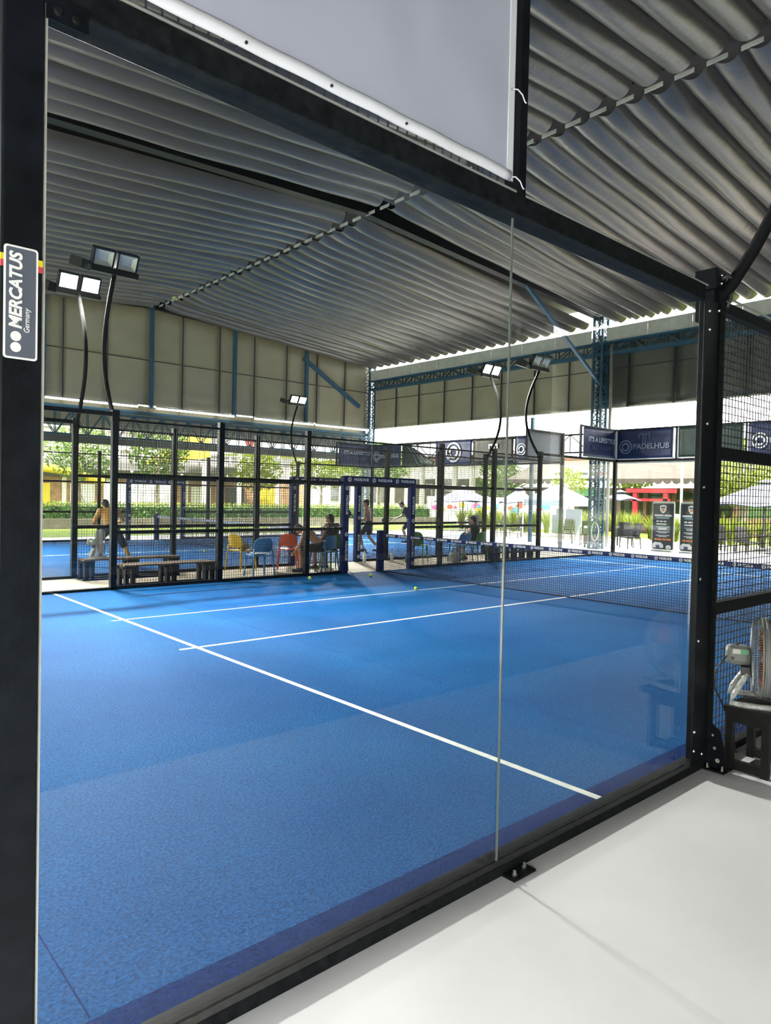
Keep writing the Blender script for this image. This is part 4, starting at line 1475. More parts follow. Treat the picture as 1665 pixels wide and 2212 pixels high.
def racket(label, loc, d, n, col='fan_dark'):
    """padel racket with its grip end at loc, pointing along d, face normal n"""
    d, n = Vector(d).normalized(), Vector(n).normalized()
    s = d.cross(n).normalized()
    n = s.cross(d)
    f = Matrix((s, d, n)).transposed().to_4x4()
    f.translation = Vector(loc)
    t = thing('padel_racket', label, 'racket', loc)
    poly = [(0.13 * math.cos(a) * (1 - 0.12 * math.sin(a)), 0.315 + 0.135 * math.sin(a)) for a in [2 * PI * k / 28 for k in range(28)]]
    MB().prism(poly, 0.036, f @ Matrix.Translation((0, 0, -0.018))).build('face', col, t, world=True, bevel=0.008)
    h = MB()
    for i in range(-3, 4):
        for j in range(-3, 4):
            if i * i + j * j < 11:
                p = f @ Vector((i * 0.03, 0.315 + j * 0.03, 0.0186))
                h.tube([p, p + f.to_3x3() @ Vector((0, 0, 0.0006))], 0.006, 8)
    h.build('face_holes', 'steel_dull', t, world=True, kind='stuff')
    MB().tube([f @ Vector((-0.014, 0.1, 0)), f @ Vector((-0.07, 0.2, 0))], 0.014, 8).build('throat', col, t, world=True)
    MB().tube([f @ Vector((0.014, 0.1, 0)), f @ Vector((0.07, 0.2, 0))], 0.014, 8).build('throat', col, t, world=True)
    MB().tube([f @ Vector((0, -0.02, 0)), f @ Vector((0, 0.12, 0))], 0.016, 10).build('grip', 'wood_black', t, world=True, smooth=True)
    return t


def W(loc, rz, p):
    return Vector(loc) + Matrix.Rotation(rz, 3, 'Z') @ Vector(p)


# player seen from behind on the far court
person('bare-backed player in dark shorts at the left, seen from behind', (5.36, 13.8, 0), R(-14),
       dict(pelvis=(0, -.02, .84), chest=(-.03, .10, 1.12), neck=(-.06, .17, 1.27), head=(-.09, .22, 1.37), look=(-.2, 1, -.2),
            hipL=(-.1, 0, .82), hipR=(.1, 0, .82), kneeL=(-.3, .14, .46), kneeR=(.3, .06, .46), ankL=(-.44, -.02, .09), ankR=(.44, -.02, .09),
            toeL=(-.5, .13, .03), toeR=(.52, .12, .03), shL=(-.22, .13, 1.23), shR=(.15, .16, 1.25), elL=(-.34, .1, .99), elR=(.3, .22, 1.03),
            wrL=(-.25, .34, .92), wrR=(.2, .45, .98)), 'skin_gold', shorts=0.95, bottom='cloth_navy')
# player with racket on the far court
L2, Z2 = (13.42, 14.38, 0), R(52)
P2 = dict(pelvis=(0, 0, .86), chest=(.0, .05, 1.17), neck=(0, .07, 1.34), head=(0, .10, 1.47), look=(.1, 1, 0),
          hipL=(-.095, .01, .84), hipR=(.095, -.01, .84), kneeL=(-.1, .27, .50), kneeR=(.13, .0, .47), ankL=(-.1, .17, .09), ankR=(.14, -.32, .10),
          toeL=(-.11, .33, .03), toeR=(.17, -.18, .03), shL=(-.17, .10, 1.30), shR=(.18, .0, 1.30), elL=(-.2, .12, 1.02), elR=(.25, .02, 1.02),
          wrL=(-.06, .36, .96), wrR=(.06, .30, .93))
person('bare-chested player in black shorts holding a racket in the gate opening', L2, Z2, P2, 'skin', shorts=0.72, socks=True)
racket('black padel racket held by the bare-chested player', W(L2, Z2, (.03, .42, .98)), Matrix.Rotation(Z2, 3, 'Z') @ Vector((-.1, .75, .5)), Matrix.Rotation(Z2, 3, 'Z') @ Vector((1, 0.2, 0.2)))
# player half hidden by the gate pad
L3, Z3 = (17.62, 17.0, 0), R(52)
P3 = dict(P2, pelvis=(0, -.02, .86), chest=(0, .12, 1.15), neck=(0, .22, 1.30), head=(0, .30, 1.41), shL=(-.17, .2, 1.27), shR=(.18, .16, 1.27),
          elL=(-.2, .3, 1.0), elR=(.22, .26, 1.0), wrL=(-.05, .5, .9), wrR=(.08, .52, .88), kneeL=(-.1, .24, .5), ankL=(-.1, .1, .09), toeL=(-.11, .25, .03))
person('player in black shirt half hidden behind the right gate pad', L3, Z3, P3, 'skin', top='cloth_black', sleeves=True, shorts=0.8, socks=True)
racket('brown padel racket held by the half hidden player', W(L3, Z3, (.03, .6, .88)), Matrix.Rotation(Z3, 3, 'Z') @ Vector((-.1, .9, -.15)), Matrix.Rotation(Z3, 3, 'Z') @ Vector((1, 0.1, 0.2)), 'wood_brown')
SIT = dict(pelvis=(0, -.02, .56), hipL=(-.1, 0, .545), hipR=(.1, 0, .545), kneeL=(-.14, .42, .52), kneeR=(.14, .42, .52), ankL=(-.15, .40, .09), ankR=(.15, .36, .09),
           toeL=(-.17, .55, .03), toeR=(.17, .51, .03))
person('bare-backed man bending forward on a blue chair', (8.74, 10.5, 0), R(46),
       dict(SIT, chest=(0, .22, .80), neck=(0, .37, .90), head=(0, .47, .93), look=(0, .6, -1), shL=(-.18, .33, .86), shR=(.18, .33, .86),
            elL=(-.22, .42, .60), elR=(.22, .42, .60), wrL=(-.05, .55, .46), wrR=(.05, .57, .45)), 'skin', shorts=0.85)
person('man in black vest sitting on a green chair, looking at the courts', (9.26, 10.74, 0), R(12),
       dict(SIT, chest=(0, .02, .87), neck=(0, .05, 1.03), head=(-.02, .08, 1.14), look=(-.3, 1, 0), shL=(-.19, .04, 1.0), shR=(.19, .04, 1.0),
            elL=(-.24, .08, .75), elR=(.24, .08, .75), wrL=(-.15, .32, .65), wrR=(.15, .32, .65)), 'skin_dark', top='cloth_black', shorts=0.85)
person('man in black shirt lounging on a green chair behind the net', (14.0, 10.65, 0), R(14),
       dict(SIT, chest=(0, -.02, .84), neck=(0, -.01, 1.0), head=(0, .03, 1.11), look=(0, 1, -.2), shL=(-.19, -.01, .97), shR=(.19, -.01, .97),
            elL=(-.42, -.06, .84), elR=(.24, .2, .82), wrL=(-.66, -.12, .80), wrR=(.0, .40, .98)), 'skin', top='cloth_black', sleeves=True, shorts=0.8)

# ------------------------------------------------------------------ outdoors, far side: lawn edge, hedge, hoarding, shop block


def leaf_mesh(name, material, n, shape, size, seed=0):
    rnd = random.Random(seed)
    mb = MB()
    for _ in range(n):
        p = Vector(shape(rnd))
        a = Vector((rnd.uniform(-1, 1), rnd.uniform(-1, 1), rnd.uniform(-1, 1))).normalized()
        b = a.orthogonal().normalized()
        s = size * rnd.uniform(0.6, 1.3)
        mb.add([p - a * s, p + b * s * 0.45, p + a * s, p - b * s * 0.45], [(0, 1, 2, 3)])
    return mb.mesh(name, material)


def blob(rx, ry, rz, cz):
    def f(rnd):
        while True:
            p = Vector((rnd.uniform(-1, 1), rnd.uniform(-1, 1), rnd.uniform(-1, 1)))
            if 0.3 < p.length < 1 and noise.noise(p * 2.3 + Vector((rx, ry, cz))) > -0.22:
                return (p.x * rx, p.y * ry, p.z * rz + cz)
    return f


CROWN = {}


def tree(x, y, h, r, label, leaf='leaf', seed=0, trunk=0.12, n=2200, size=0.13, low=0.45):
    t = thing('tree', label, 'tree', (x, y, 0), rz=seed)
    MB().tube([(0, 0, -0.1), (0.05, 0.03, h * 0.3), (-0.04, 0.05, h * 0.6), (0, 0, h * 0.85)], [trunk, trunk * 0.85, trunk * 0.6, trunk * 0.3], 8).build('trunk', 'bark', t, smooth=True)
    br = MB()
    rnd = random.Random(seed)
    for k in range(6):
        a = rnd.uniform(0, 6.28)
        z = h * rnd.uniform(low, 0.7)
        br.tube([(0, 0, z), (r * 0.4 * math.cos(a), r * 0.4 * math.sin(a), z + h * 0.1), (r * 0.75 * math.cos(a), r * 0.75 * math.sin(a), z + h * 0.17)], [trunk * 0.4, trunk * 0.25, trunk * 0.08], 6)
    br.build('branches', 'bark', t, smooth=True)
    link('foliage', leaf_mesh('foliage', leaf, n, blob(r, r, h * (1 - low) / 2 * 1.05, h * (1 + low) / 2), size, seed), t, kind='stuff')
    return t


# planter wall + hedge behind the lawn strip
MB().box(2, 30.4, -0.05, 33.5, 30.7, 0.42).build('wall_planter', 'planter_wall', kind='structure')
for i, (a, b, lb) in enumerate(((2, 9.5, 'clipped green hedge on the planter wall, left stretch'), (9.5, 17, 'clipped green hedge on the planter wall, middle stretch behind the far gate'), (17, 25, 'clipped green hedge on the planter wall, right stretch'), (25.2, 32.8, 'clipped green hedge beyond the racket players'))):
    hg = thing('hedge', lb, 'hedge', ((a + b) / 2, 31.35, 0), group='clipped hedge beyond the lawn')
    L = b - a
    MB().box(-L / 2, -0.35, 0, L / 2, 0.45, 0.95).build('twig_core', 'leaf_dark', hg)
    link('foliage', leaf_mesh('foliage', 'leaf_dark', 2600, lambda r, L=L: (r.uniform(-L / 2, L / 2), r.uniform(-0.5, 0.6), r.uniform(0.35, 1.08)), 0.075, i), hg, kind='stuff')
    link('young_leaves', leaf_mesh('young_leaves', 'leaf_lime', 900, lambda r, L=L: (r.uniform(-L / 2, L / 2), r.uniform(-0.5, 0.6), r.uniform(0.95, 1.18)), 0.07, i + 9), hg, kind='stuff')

hb = thing('white_hoarding', 'blank white hoarding panel behind the hedge', 'panel', (15.6, 37, 0))
for k in range(4):
    MB().box(13.6 + k * 1.03, 36.95, 0.2, 13.6 + (k + 1) * 1.03 - 0.01, 37.0, 2.15).build('panel', 'white_panel', hb, world=True)
for k in range(5):
    MB().box(13.57 + k * 1.03, 37.0, 0, 13.63 + k * 1.03, 37.06, 2.15).build('support_post', 'galv', hb, world=True)

# shop block: wooden ground floor, louvred upper storey
sb = thing('shop_building', 'long two-storey shop block with louvred upper floor behind the hedge', 'building', (16, 44, 0))
MB().box(-6, 44, 0, 32, 52, 2.5).build('ground_floor_wall', 'shop_wood', sb, world=True)
MB().box(-6, 44.6, 2.5, 32, 52, 9.0).build('upper_wall', 'louvre', sb, world=True)
MB().box(-6, 42.6, 3.0, 26, 44.5, 3.55).build('dark_canopy', 'dark_fascia', sb, world=True)
for k in range(46):
    x = -5.8 + k * 0.82
    MB().box(x, 44.45, 3.9, x + 0.12, 44.6, 8.6).build('louvre_fin', 'white_panel', sb, world=True)
for k in range(4):
    MB().box(-6, 44.4, 4.4 + 1.2 * k, 32, 44.62, 4.5 + 1.2 * k).build('floor_band', 'plaster', sb, world=True)
for k in range(11):
    x = 0.5 + k * 2.7
    MB().box(x, 43.92, 0.5, x + 1.5, 43.999, 2.1).build('shop_window', ('window_dark', 'yellow_paint', 'plaster')[k % 3], sb, world=True)
for k in range(10):
    MB().box(0 + k * 2.7, 43.9, 0, 0.25 + k * 2.7, 43.999, 2.5).build('pilaster', 'plaster', sb, world=True)
for i in range(14):
    MB().ell((2 + i * 1.7, 42.5, 2.95 - 0.05 * (i % 3)), (0.09, 0.09, 0.09), 10, 6).build('bulb', 'print_white', sb, world=True, smooth=True)
# yellow slide arch and roof ramp
ar = thing('yellow_arch', 'yellow arched play tube in front of the shop block at the left', 'arch', (10, 40, 0))
MB().tube([(5.0, 40, 2.0), (7.5, 40, 2.9), (10, 40, 3.05), (12.5, 40, 2.8), (14.6, 40, 2.2)], 0.24, 12).build('tube', 'yellow_paint', ar, world=True, smooth=True)
for x in (7.0, 9.0, 11.0, 13.0):
    MB().tube([(x, 40, 0), (x, 40, 2.7)], 0.05, 8).build('support', 'galv', ar, world=True)
rm = thing('yellow_gable', 'yellow slanted gable of the far play building', 'building', (20.4, 41, 0))
MB().prism([(0, 0), (3.2, 2.2), (4.6, 2.4), (4.6, 0.7), (2.0, 0.2)], 0.3, frame((17.5, 41.5, 3.4), (1, 0, 0), (0, 0, 1))).build('gable_board', 'yellow_paint', rm, world=True)
MB().box(18.6, 41.3, 0, 18.85, 41.55, 4.2).build('post', 'plaster', rm, world=True)
MB().box(21.7, 41.3, 0, 21.95, 41.55, 5.2).build('post', 'plaster', rm, world=True)
pv_ = thing('white_pavilion', 'white pavilion roof with red sign beyond the far court', 'building', (25.5, 40, 0))
MB().prism([(-3.2, 0), (3.2, 0), (1.6, 1.1), (-1.6, 1.1)], 4.0, frame((25.5, 42, 4.3), (1, 0, 0), (0, 0, 1))).build('roof', 'white_panel', pv_, world=True)
for x in (22.6, 25.5, 28.4):
    MB().box(x - 0.1, 38.1, 0, x + 0.1, 38.3, 4.3).build('column', 'white_panel', pv_, world=True)
MB().box(24.2, 38.0, 3.55, 27.2, 38.1, 4.1).build('fascia', 'dark_fascia', pv_, world=True)
MB().box(22.9, 37.9, 4.4, 23.6, 38.0, 5.4).build('sign', 'mural_red', pv_, world=True)

tree(11.4, 34.3, 5.0, 1.8, 'leafy tree between the lamp poles at the left, behind the hedge', 'leaf', 1, n=1500)
tree(15.6, 34.6, 5.6, 1.7, 'taller tree right of the left one, before the louvred block', 'leaf', 2, n=1600)
tree(22.0, 35.0, 4.2, 1.5, 'round yellow-green tree behind the yellow chair', 'leaf_lime', 3, n=1500)
tree(27.5, 36.0, 4.6, 2.2, 'broad green tree beyond the far gate', 'leaf_lime', 4, n=1800)
tree(32.6, 36.0, 5.6, 2.5, 'green tree under the sagging green banner', 'leaf', 5, n=2400)
tree(8.3, 33.0, 2.4, 0.9, 'dry pinkish bush at the far left above the hedge', 'leaf_dry', 6, 0.05, 900, 0.08, 0.2)
# staked sapling
sp_ = thing('staked_sapling', 'young tree tied to bamboo stakes behind the bare-backed player', 'tree', (10.6, 32.2, 0))
MB().tube([(0, 0, 0), (0.02, 0, 1.6), (0, 0.02, 2.9)], [0.07, 0.06, 0.04], 8).build('trunk', 'bark', sp_, smooth=True)
for k in range(3):
    a = k * 2.1
    MB().tube([(0.75 * math.cos(a), 0.75 * math.sin(a), 0.4), (0.03 * math.cos(a), 0.03 * math.sin(a), 1.75)], 0.02, 6).build('stake', 'bark', sp_)
link('foliage', leaf_mesh('foliage', 'leaf_lime', 260, blob(0.22, 0.22, 0.7, 2.4), 0.08, 4), sp_, kind='stuff')

# ------------------------------------------------------------------ outdoors, right side: terrace, plants, parasols, kiosk


def blade_plant(seed, h=0.95):
    rnd = random.Random(seed)
    mb = MB()
    for k in range(54):
        a = rnd.uniform(0, 6.28)
        ln = h * rnd.uniform(0.7, 1.15)
        le = rnd.uniform(0.1, 0.7)
        w = rnd.uniform(0.025, 0.055)
        d = Vector((math.cos(a), math.sin(a), 0))
        s = Vector((-d.y, d.x, 0))
        o = d * rnd.uniform(0, 0.12)
        pts = []
        for i in range(5):
            q = i / 4
            pts.append((o + d * le * q * q * ln + Vector((0, 0, ln * (q - 0.25 * le * q * q))), w * (1 - q) ** 0.6 + 0.002))
        vs, fs = [], []
        for p, ww in pts:
            vs += [p - s * ww, p + s * ww]
        for i in range(4):
            fs.append((2 * i, 2 * i + 1, 2 * i + 3, 2 * i + 2))
        mb.add(vs, fs)
    return mb.mesh('strap_leaves', 'leaf_lime')


bp_ = [blade_plant(s) for s in range(4)]
k = 0
for row, x in enumerate((29.6, 30.6)):
    y = 4.0
    while y < 25.5:
        xx = x + random.uniform(-0.25, 0.25)
        o = link('strap_leaf_plant', bp_[k % 4], loc=(xx, y + random.uniform(-0.2, 0.2), -0.01), rot=(0, 0, random.uniform(0, 6)))
        o.scale = (random.uniform(0.8, 1.0),) * 2 + (random.uniform(1.05, 1.4),)
        tag(o, 'bright green strap-leaved plant in the border beyond the terrace', 'plant', 'strap-leaved plants in the border')
        y += 0.55
        k += 1


def parasol(x, y, label, w=3.0, rim=1.55, apex=2.45, canopy='umbrella_white', under='umbrella_navy', rz=0.3, square=True):
    t = thing('parasol', label, 'parasol', (x, y, 0), rz)
    n = 4 if square else 8
    rad = w / 2 * (1.41 if square else 1.0)
    vs, fs = [(0, 0, apex)], []
    m_ = 6
    for i in range(1, 5):
        q = i / 4
        for k in range(n * m_):
            a = 2 * PI * k / (n * m_)
            seg = PI / n
            loc_a = (a % (2 * seg)) - seg
            r = rad * q * math.cos(seg) / math.cos(loc_a)
            droop = 0.10 * math.cos(loc_a * PI / (2 * seg)) * q
            vs.append((r * math.cos(a), r * math.sin(a), apex + (rim - apex) * q ** 1.15 + droop))
    N = n * m_
    for k in range(N):
        fs.append((0, 1 + k, 1 + (k + 1) % N))
    for i in range(3):
        for k in range(N):
            fs.append((1 + i * N + k, 1 + (i + 1) * N + k, 1 + (i + 1) * N + (k + 1) % N, 1 + i * N + (k + 1) % N))
    MB().add(vs, fs).build('canopy', canopy, t, solid=0.012)
    MB().add([(p[0] * 0.985, p[1] * 0.985, p[2] - 0.03) for p in vs], fs).build('lining', under, t)
    MB().add([(0, 0, apex + 0.14)] + [(0.28 * math.cos(2 * PI * k / 8), 0.28 * math.sin(2 * PI * k / 8), apex + 0.03) for k in range(8)], [(0, 1 + k, 1 + (k + 1) % 8) for k in range(8)]).build('vent_cap', canopy, t, solid=0.01)
    MB().tube([(0, 0, 0), (0, 0, apex)], 0.028, 8).build('pole', 'umbrella_pole', t, smooth=True)
    for k in range(n):
        a = 2 * PI * k / n
        MB().tube([(0, 0, rim + 0.15), (rad * 0.55 * math.cos(a), rad * 0.55 * math.sin(a), rim + (apex - rim) * 0.42)], 0.012, 6).build('strut', 'umbrella_pole', t)
    MB().lathe([(0.28, 0), (0.28, 0.06), (0.05, 0.1)], 14).build('base', 'galv', t)
    return t


parasol(27.2, 23.0, 'white parasol with navy lining seen through the far court glass', 2.5, 1.5, 2.25)
parasol(27.8, 19.85, 'white parasol with navy lining left of the white tent', 1.7, 1.5, 2.2, rz=0.1)
parasol(27.2, 8.1, 'white parasol with navy lining seen through the near mesh at the right', 3.1, 1.62, 2.5, rz=0.2)
parasol(28.6, 14.75, 'small blue-grey parasol behind the lattice column', 1.3, 1.75, 2.1, 'umbrella_grey', rz=0.5)

# white event tent
tn = thing('white_tent', 'white pop-up tent with pale blue canopy on the terrace', 'tent', (27.5, 16.6, 0))
c4 = [(26.3, 16.1), (28.5, 16.1), (28.5, 18.4), (26.3, 18.4)]
mb = MB()
mb.add([(27.4, 17.25, 2.45)] + [(x, y, 1.72) for x, y in c4] + [(x, y, 1.45) for x, y in c4], [(0, 1, 2), (0, 2, 3), (0, 3, 4), (0, 4, 1), (1, 5, 6, 2), (2, 6, 7, 3), (3, 7, 8, 4), (4, 8, 5, 1)])
mb.build('canopy', 'tent_white', tn, world=True, solid=0.015)
for x, y in c4:
    MB().box(x - 0.025, y - 0.025, 0, x + 0.025, y + 0.025, 1.7).build('leg', 'banner_hem', tn, world=True)
MB().box(28.2, 16.5, 0.1, 28.3, 18.1, 1.3).build('rear_sheet', 'tent_white', tn, world=True)
MB().box(26.2, 16.5, 1.05, 26.22, 16.8, 1.42).build('price_list', 'paper', tn, world=True)


# black wicker armchairs
def make_armchair():
    t = thing('wicker_armchair', 'x', 'chair')
    MB().box(-0.26, -0.25, 0.38, 0.26, 0.26, 0.43).build('seat', 'wicker', t, bevel=0.015)
    MB().sheet(lambda u, v: ((u - 0.5) * (0.5 - 0.04 * v), -0.25 - 0.1 * v + 0.04 * ((u - .5) * 2) ** 2, 0.43 + 0.5 * v), 8, 6).build('backrest', 'wicker', t, smooth=True, solid=0.03)
    for s in (-1, 1):
        MB().tube([(s * 0.27, 0.25, 0), (s * 0.27, 0.24, 0.62), (s * 0.27, 0.2, 0.66), (s * 0.27, -0.2, 0.67), (s * 0.25, -0.3, 0.68)], 0.018, 8).build('arm', 'wicker', t, smooth=True)
        MB().tube([(s * 0.25, -0.28, 0), (s * 0.25, -0.25, 0.43)], 0.018, 8).build('leg', 'wicker', t, smooth=True)
        MB().tube([(s * 0.27, 0.25, 0.0), (s * 0.27, 0.25, 0.4)], 0.019, 8).build('leg', 'wicker', t, smooth=True)
    return t


ac = make_armchair()
arm_spots = [(23.3, 11.25, 60, 'black wicker armchair right of the lattice column'), (24.4, 12.1, -60, 'black wicker armchair just behind the lattice column'),
             (23.2, 12.95, 120, 'black wicker armchair left of the grey cooler'), (23.4, 14.1, 30, 'black wicker armchair in front of the side post'), (25.0, 15.1, 100, 'black wicker armchair below the white tent'),
             (24.6, 17.6, 20, 'black wicker armchair behind the far court, beside the end pole'), (24.8, 18.6, 70, 'black wicker armchair behind the far court, next but one to the end pole'), (24.8, 20.2, -30, 'black wicker armchair behind the far court under the parasols'),
             (25.4, 8.8, -100, 'black wicker armchair seen through the near mesh, leftmost'), (24.6, 7.65, 160, 'black wicker armchair with tan back seen through the near mesh'), (25.2, 6.3, 90, 'black wicker armchair at the right picture edge')]
for i, (x, y, a, lb) in enumerate(arm_spots):
    if i == 0:
        ac.location = (x, y, 0); ac.rotation_euler = (0, 0, R(a)); tag(ac, lb, 'chair', 'wicker armchairs on the terrace')
    else:
        dup(ac, (x, y, 0), R(a), lb, 'wicker armchairs on the terrace')
rt_ = thing('terrace_table', 'low round table between the wicker chairs seen through the near mesh', 'table', (25.6, 7.2, 0))
MB().lathe([(0.42, 0.62), (0.42, 0.65)], 20).build('top', 'wicker', rt_)
MB().tube([(0, 0, 0), (0, 0, 0.62)], 0.04, 8).build('stem', 'wicker', rt_)
MB().lathe([(0.25, 0), (0.25, 0.03), (0.05, 0.05)], 16).build('foot', 'wicker', rt_)

# grey air cooler by the column
co = thing('air_cooler', 'grey box air cooler standing left of the lattice column', 'cooler', (22.3, 12.2, 0), R(-60))
MB().box(-0.3, -0.22, 0.12, 0.3, 0.22, 0.5).build('tank', 'steel_dull', co, bevel=0.02)
MB().prism([(-0.22, 0.5), (0.22, 0.5), (0.12, 0.78), (-0.22, 0.72)], 0.6, frame((-0.3, 0, 0), (0, 1, 0), (0, 0, 1))).build('hood', 'fan_grey', co, bevel=0.01)
for x in (-0.25, 0.25):
    for y in (-0.17, 0.17):
        MB().box(x - 0.025, y - 0.025, 0, x + 0.025, y + 0.025, 0.12).build('leg', 'steel_dull', co)
hs_ = thing('coiled_hose', 'pale hose coiled on the lattice column', 'hose', (XE - 0.25, 11.6, 0.35))
pts = [(XE - 0.25 - 0.004 * k / 10, 11.62 + 0.14 * math.cos(k * 0.42) * (1 + 0.1 * math.sin(k)), 0.62 + 0.33 * math.sin(k * 0.42)) for k in range(60)]
MB().tube(pts, 0.012, 6).build('coil', 'banner_hem', hs_, world=True, smooth=True)
MB().tube([(XE - 0.24, 11.62, 0.95), (XE - 0.2, 11.62, 0.98)], 0.02, 8).build('hook', 'galv', hs_, world=True)

# two printed standees
for i, (yc, lb) in enumerate(((9.83, 'black printed standee with shield logo, left of the pair'), (8.83, 'black printed standee next to the thick post, right of the pair'))):
    st = thing('standee', lb, 'sign', (22.95, yc, 0), group='black standees beyond the end wall')
    f = frame((22.93, yc, 0), (0, -1, 0), (0, 0, 1))
    MB().prism(rrect(-0.4, 0.06, 0.4, 1.74, 0.08), 0.03, frame((22.97, yc, 0), (0, -1, 0), (0, 0, 1))).build('frame', 'standee_rim', st, world=True)
    MB().prism(rrect(-0.37, 0.08, 0.37, 1.66, 0.04), 0.008, f).build('face', 'standee', st, world=True)
    MB().box(22.8, yc - 0.35, 0, 23.25, yc + 0.35, 0.05).build('foot', 'galv', st, world=True)
    g = Matrix.Translation((-0.0088, 0, 0)) @ f
    MB().prism([(-0.12, 1.58), (-0.06, 1.60), (0, 1.615), (0.06, 1.60), (0.12, 1.58), (0.11, 1.44), (0.06, 1.36), (0, 1.32), (-0.06, 1.36), (-0.11, 1.44)], 0.001, g).build('shield', 'print_white', st, world=True)
    g2 = Matrix.Translation((-0.010, 0, 0)) @ f
    MB().prism([(-0.085, 1.55), (0.085, 1.55), (0.08, 1.5), (-0.08, 1.5)], 0.001, g2).build('shield_bar', 'standee', st, world=True)
    MB().prism([(-0.06, 1.48), (0.06, 1.48), (0.05, 1.42), (0, 1.38), (-0.05, 1.42)], 0.001, g2).build('shield_core', 'print_orange', st, world=True)
    for (x0, x1, z0, z1, mm_) in ((-0.31, 0.02, 1.22, 1.28, 'print_white'), (0.05, 0.31, 1.22, 1.28, 'print_white'), (-0.24, 0.22, 1.15, 1.185, 'print_cyan'),
                                  (-0.24, -0.14, 1.02, 1.07, 'print_white'), (-0.11, 0.0, 1.02, 1.07, 'print_white'), (0.03, 0.13, 1.02, 1.07, 'print_white'), (-0.24, 0.13, 0.93, 0.97, 'print_white'),
                                  (-0.24, 0.22, 0.84, 0.862, 'print_cyan'), (-0.17, 0.16, 0.80, 0.82, 'print_white'), (-0.16, 0.15, 0.76, 0.78, 'print_white'),
                                  (-0.25, 0.24, 0.68, 0.70, 'print_white'), (-0.17, 0.15, 0.64, 0.66, 'print_white'), (-0.25, 0.24, 0.55, 0.57, 'print_white'), (-0.16, 0.15, 0.51, 0.53, 'print_white'),
                                  (-0.29, -0.19, 0.39, 0.45, 'print_orange'), (-0.17, -0.04, 0.39, 0.45, 'print_orange'), (-0.01, 0.13, 0.39, 0.45, 'print_orange'), (0.15, 0.3, 0.39, 0.45, 'print_orange')):
        MB().prism([(x0, z0), (x1, z0), (x1, z1), (x0, z1)], 0.001, g).build('print_line', mm_, st, world=True)
    MB().prism([(-0.36, 0.12), (0.03, 0.12), (0.04, 0.22), (-0.05, 0.31), (-0.28, 0.32), (-0.36, 0.25)], 0.001, g).build('hall_picture', 'print_white', st, world=True)
    MB().prism([(-0.24, 0.10), (-0.1, 0.10), (-0.1, 0.22), (-0.24, 0.22)], 0.001, g2).build('hall_door', 'print_dim', st, world=True)
    MB().prism([(0.22 + 0.1 * math.cos(a), 0.15 + 0.08 * math.sin(a)) for a in [2 * PI * k / 16 for k in range(16)]], 0.001, g).build('ball_picture', 'print_white', st, world=True)

# A-board, poles, kiosk with awning, red gate frame
ab = thing('a_board', 'blank white folding board in front of the kiosk', 'board', (30.9, 13.5, 0))
MB().obox(Matrix.Translation((30.9, 13.5, 0.62)) @ Matrix.Rotation(R(-12), 4, 'Y'), 0.03, 0.85, 1.15).build('front_panel', 'white_panel', ab, world=True)
MB().obox(Matrix.Translation((31.3, 13.5, 0.6)) @ Matrix.Rotation(R(12), 4, 'Y'), 0.03, 0.85, 1.15).build('rear_panel', 'white_panel', ab, world=True)
for i, y in enumerate((13.55, 12.6)):
    p = MB().tube([(32.0, y, 0), (32.0, y, 4.0)], 0.06, 8).build('white_pole', 'white_panel', smooth=True)
    tag(p, ('slim white pole left of the red gate frame', 'slim white pole nearest the red gate frame')[i], 'pole')
kk = thing('kiosk', 'brown wooden kiosk with overhanging roof beyond the plants', 'building', (38, 19, 0))
MB().box(36.5, 12.8, 0, 41, 26, 0.95).build('lower_wall', 'kiosk_wood', kk, world=True)
MB().box(37.5, 12.8, 0.95, 41, 26, 2.5).build('dark_interior', 'leaf_dark', kk, world=True)  # shade inside the kiosk given as a solid dark block
for k in range(9):
    y = 12.9 + k * 1.63
    MB().box(36.5, y - 0.09, 0.95, 36.68, y + 0.09, 2.4).build('timber_post', 'kiosk_wood', kk, world=True)
MB().box(36.45, 12.8, 1.75, 36.6, 26, 1.87).build('timber_rail', 'kiosk_wood', kk, world=True)
MB().box(36.4, 12.6, 2.35, 36.62, 26.2, 2.5).build('timber_beam', 'kiosk_wood', kk, world=True)
MB().add([(35.3, 12.2, 2.85), (35.3, 26.6, 2.85), (38.5, 26.6, 4.1), (38.5, 12.2, 4.1), (35.3, 12.2, 2.98), (35.3, 26.6, 2.98), (38.5, 26.6, 4.25), (38.5, 12.2, 4.25)],
         [(0, 1, 2, 3), (4, 7, 6, 5), (0, 4, 5, 1), (1, 5, 6, 2), (2, 6, 7, 3), (3, 7, 4, 0)]).build('roof', 'kiosk_roof', kk, world=True)
for k in range(28):
    y = 12.4 + k * 0.5
    MB().prism([(-0.24, 0), (0.24, 0), (0.2, -0.12), (0, -0.2), (-0.2, -0.12)], 0.02, frame((35.28, y, 2.86), (0, -1, 0), (0, 0, 1))).build('scallop', 'kiosk_roof' if (y < 19 or y > 23) else 'white_panel', kk, world=True)
MB().box(35.2, 19.2, 3.05, 35.28, 23.2, 3.5).build('sign_board', 'white_panel', kk, world=True)
for k, mm_ in enumerate(('mural_red', 'standee', 'standee', 'label_green', 'label_green', 'standee')):
    MB().box(35.19, 19.4 + k * 0.62, 3.2, 35.2, 19.85 + k * 0.62, 3.36).build('sign_word', mm_, kk, world=True)
MB().box(36.3, 20.5, 2.0, 36.4, 22.3, 2.45).build('green_sign', 'label_green', kk, world=True)
tg_ = thing('red_gate', 'red wooden gate frame in front of the kiosk', 'gate', (34.6, 16.4, 0))
for y in (15.6, 17.3):
    MB().box(34.5, y - 0.12, 0, 34.72, y + 0.12, 2.3).build('post', 'red_paint', tg_, world=True)
MB().box(34.48, 15.1, 2.2, 34.74, 17.8, 2.42).build('lintel', 'red_paint', tg_, world=True)
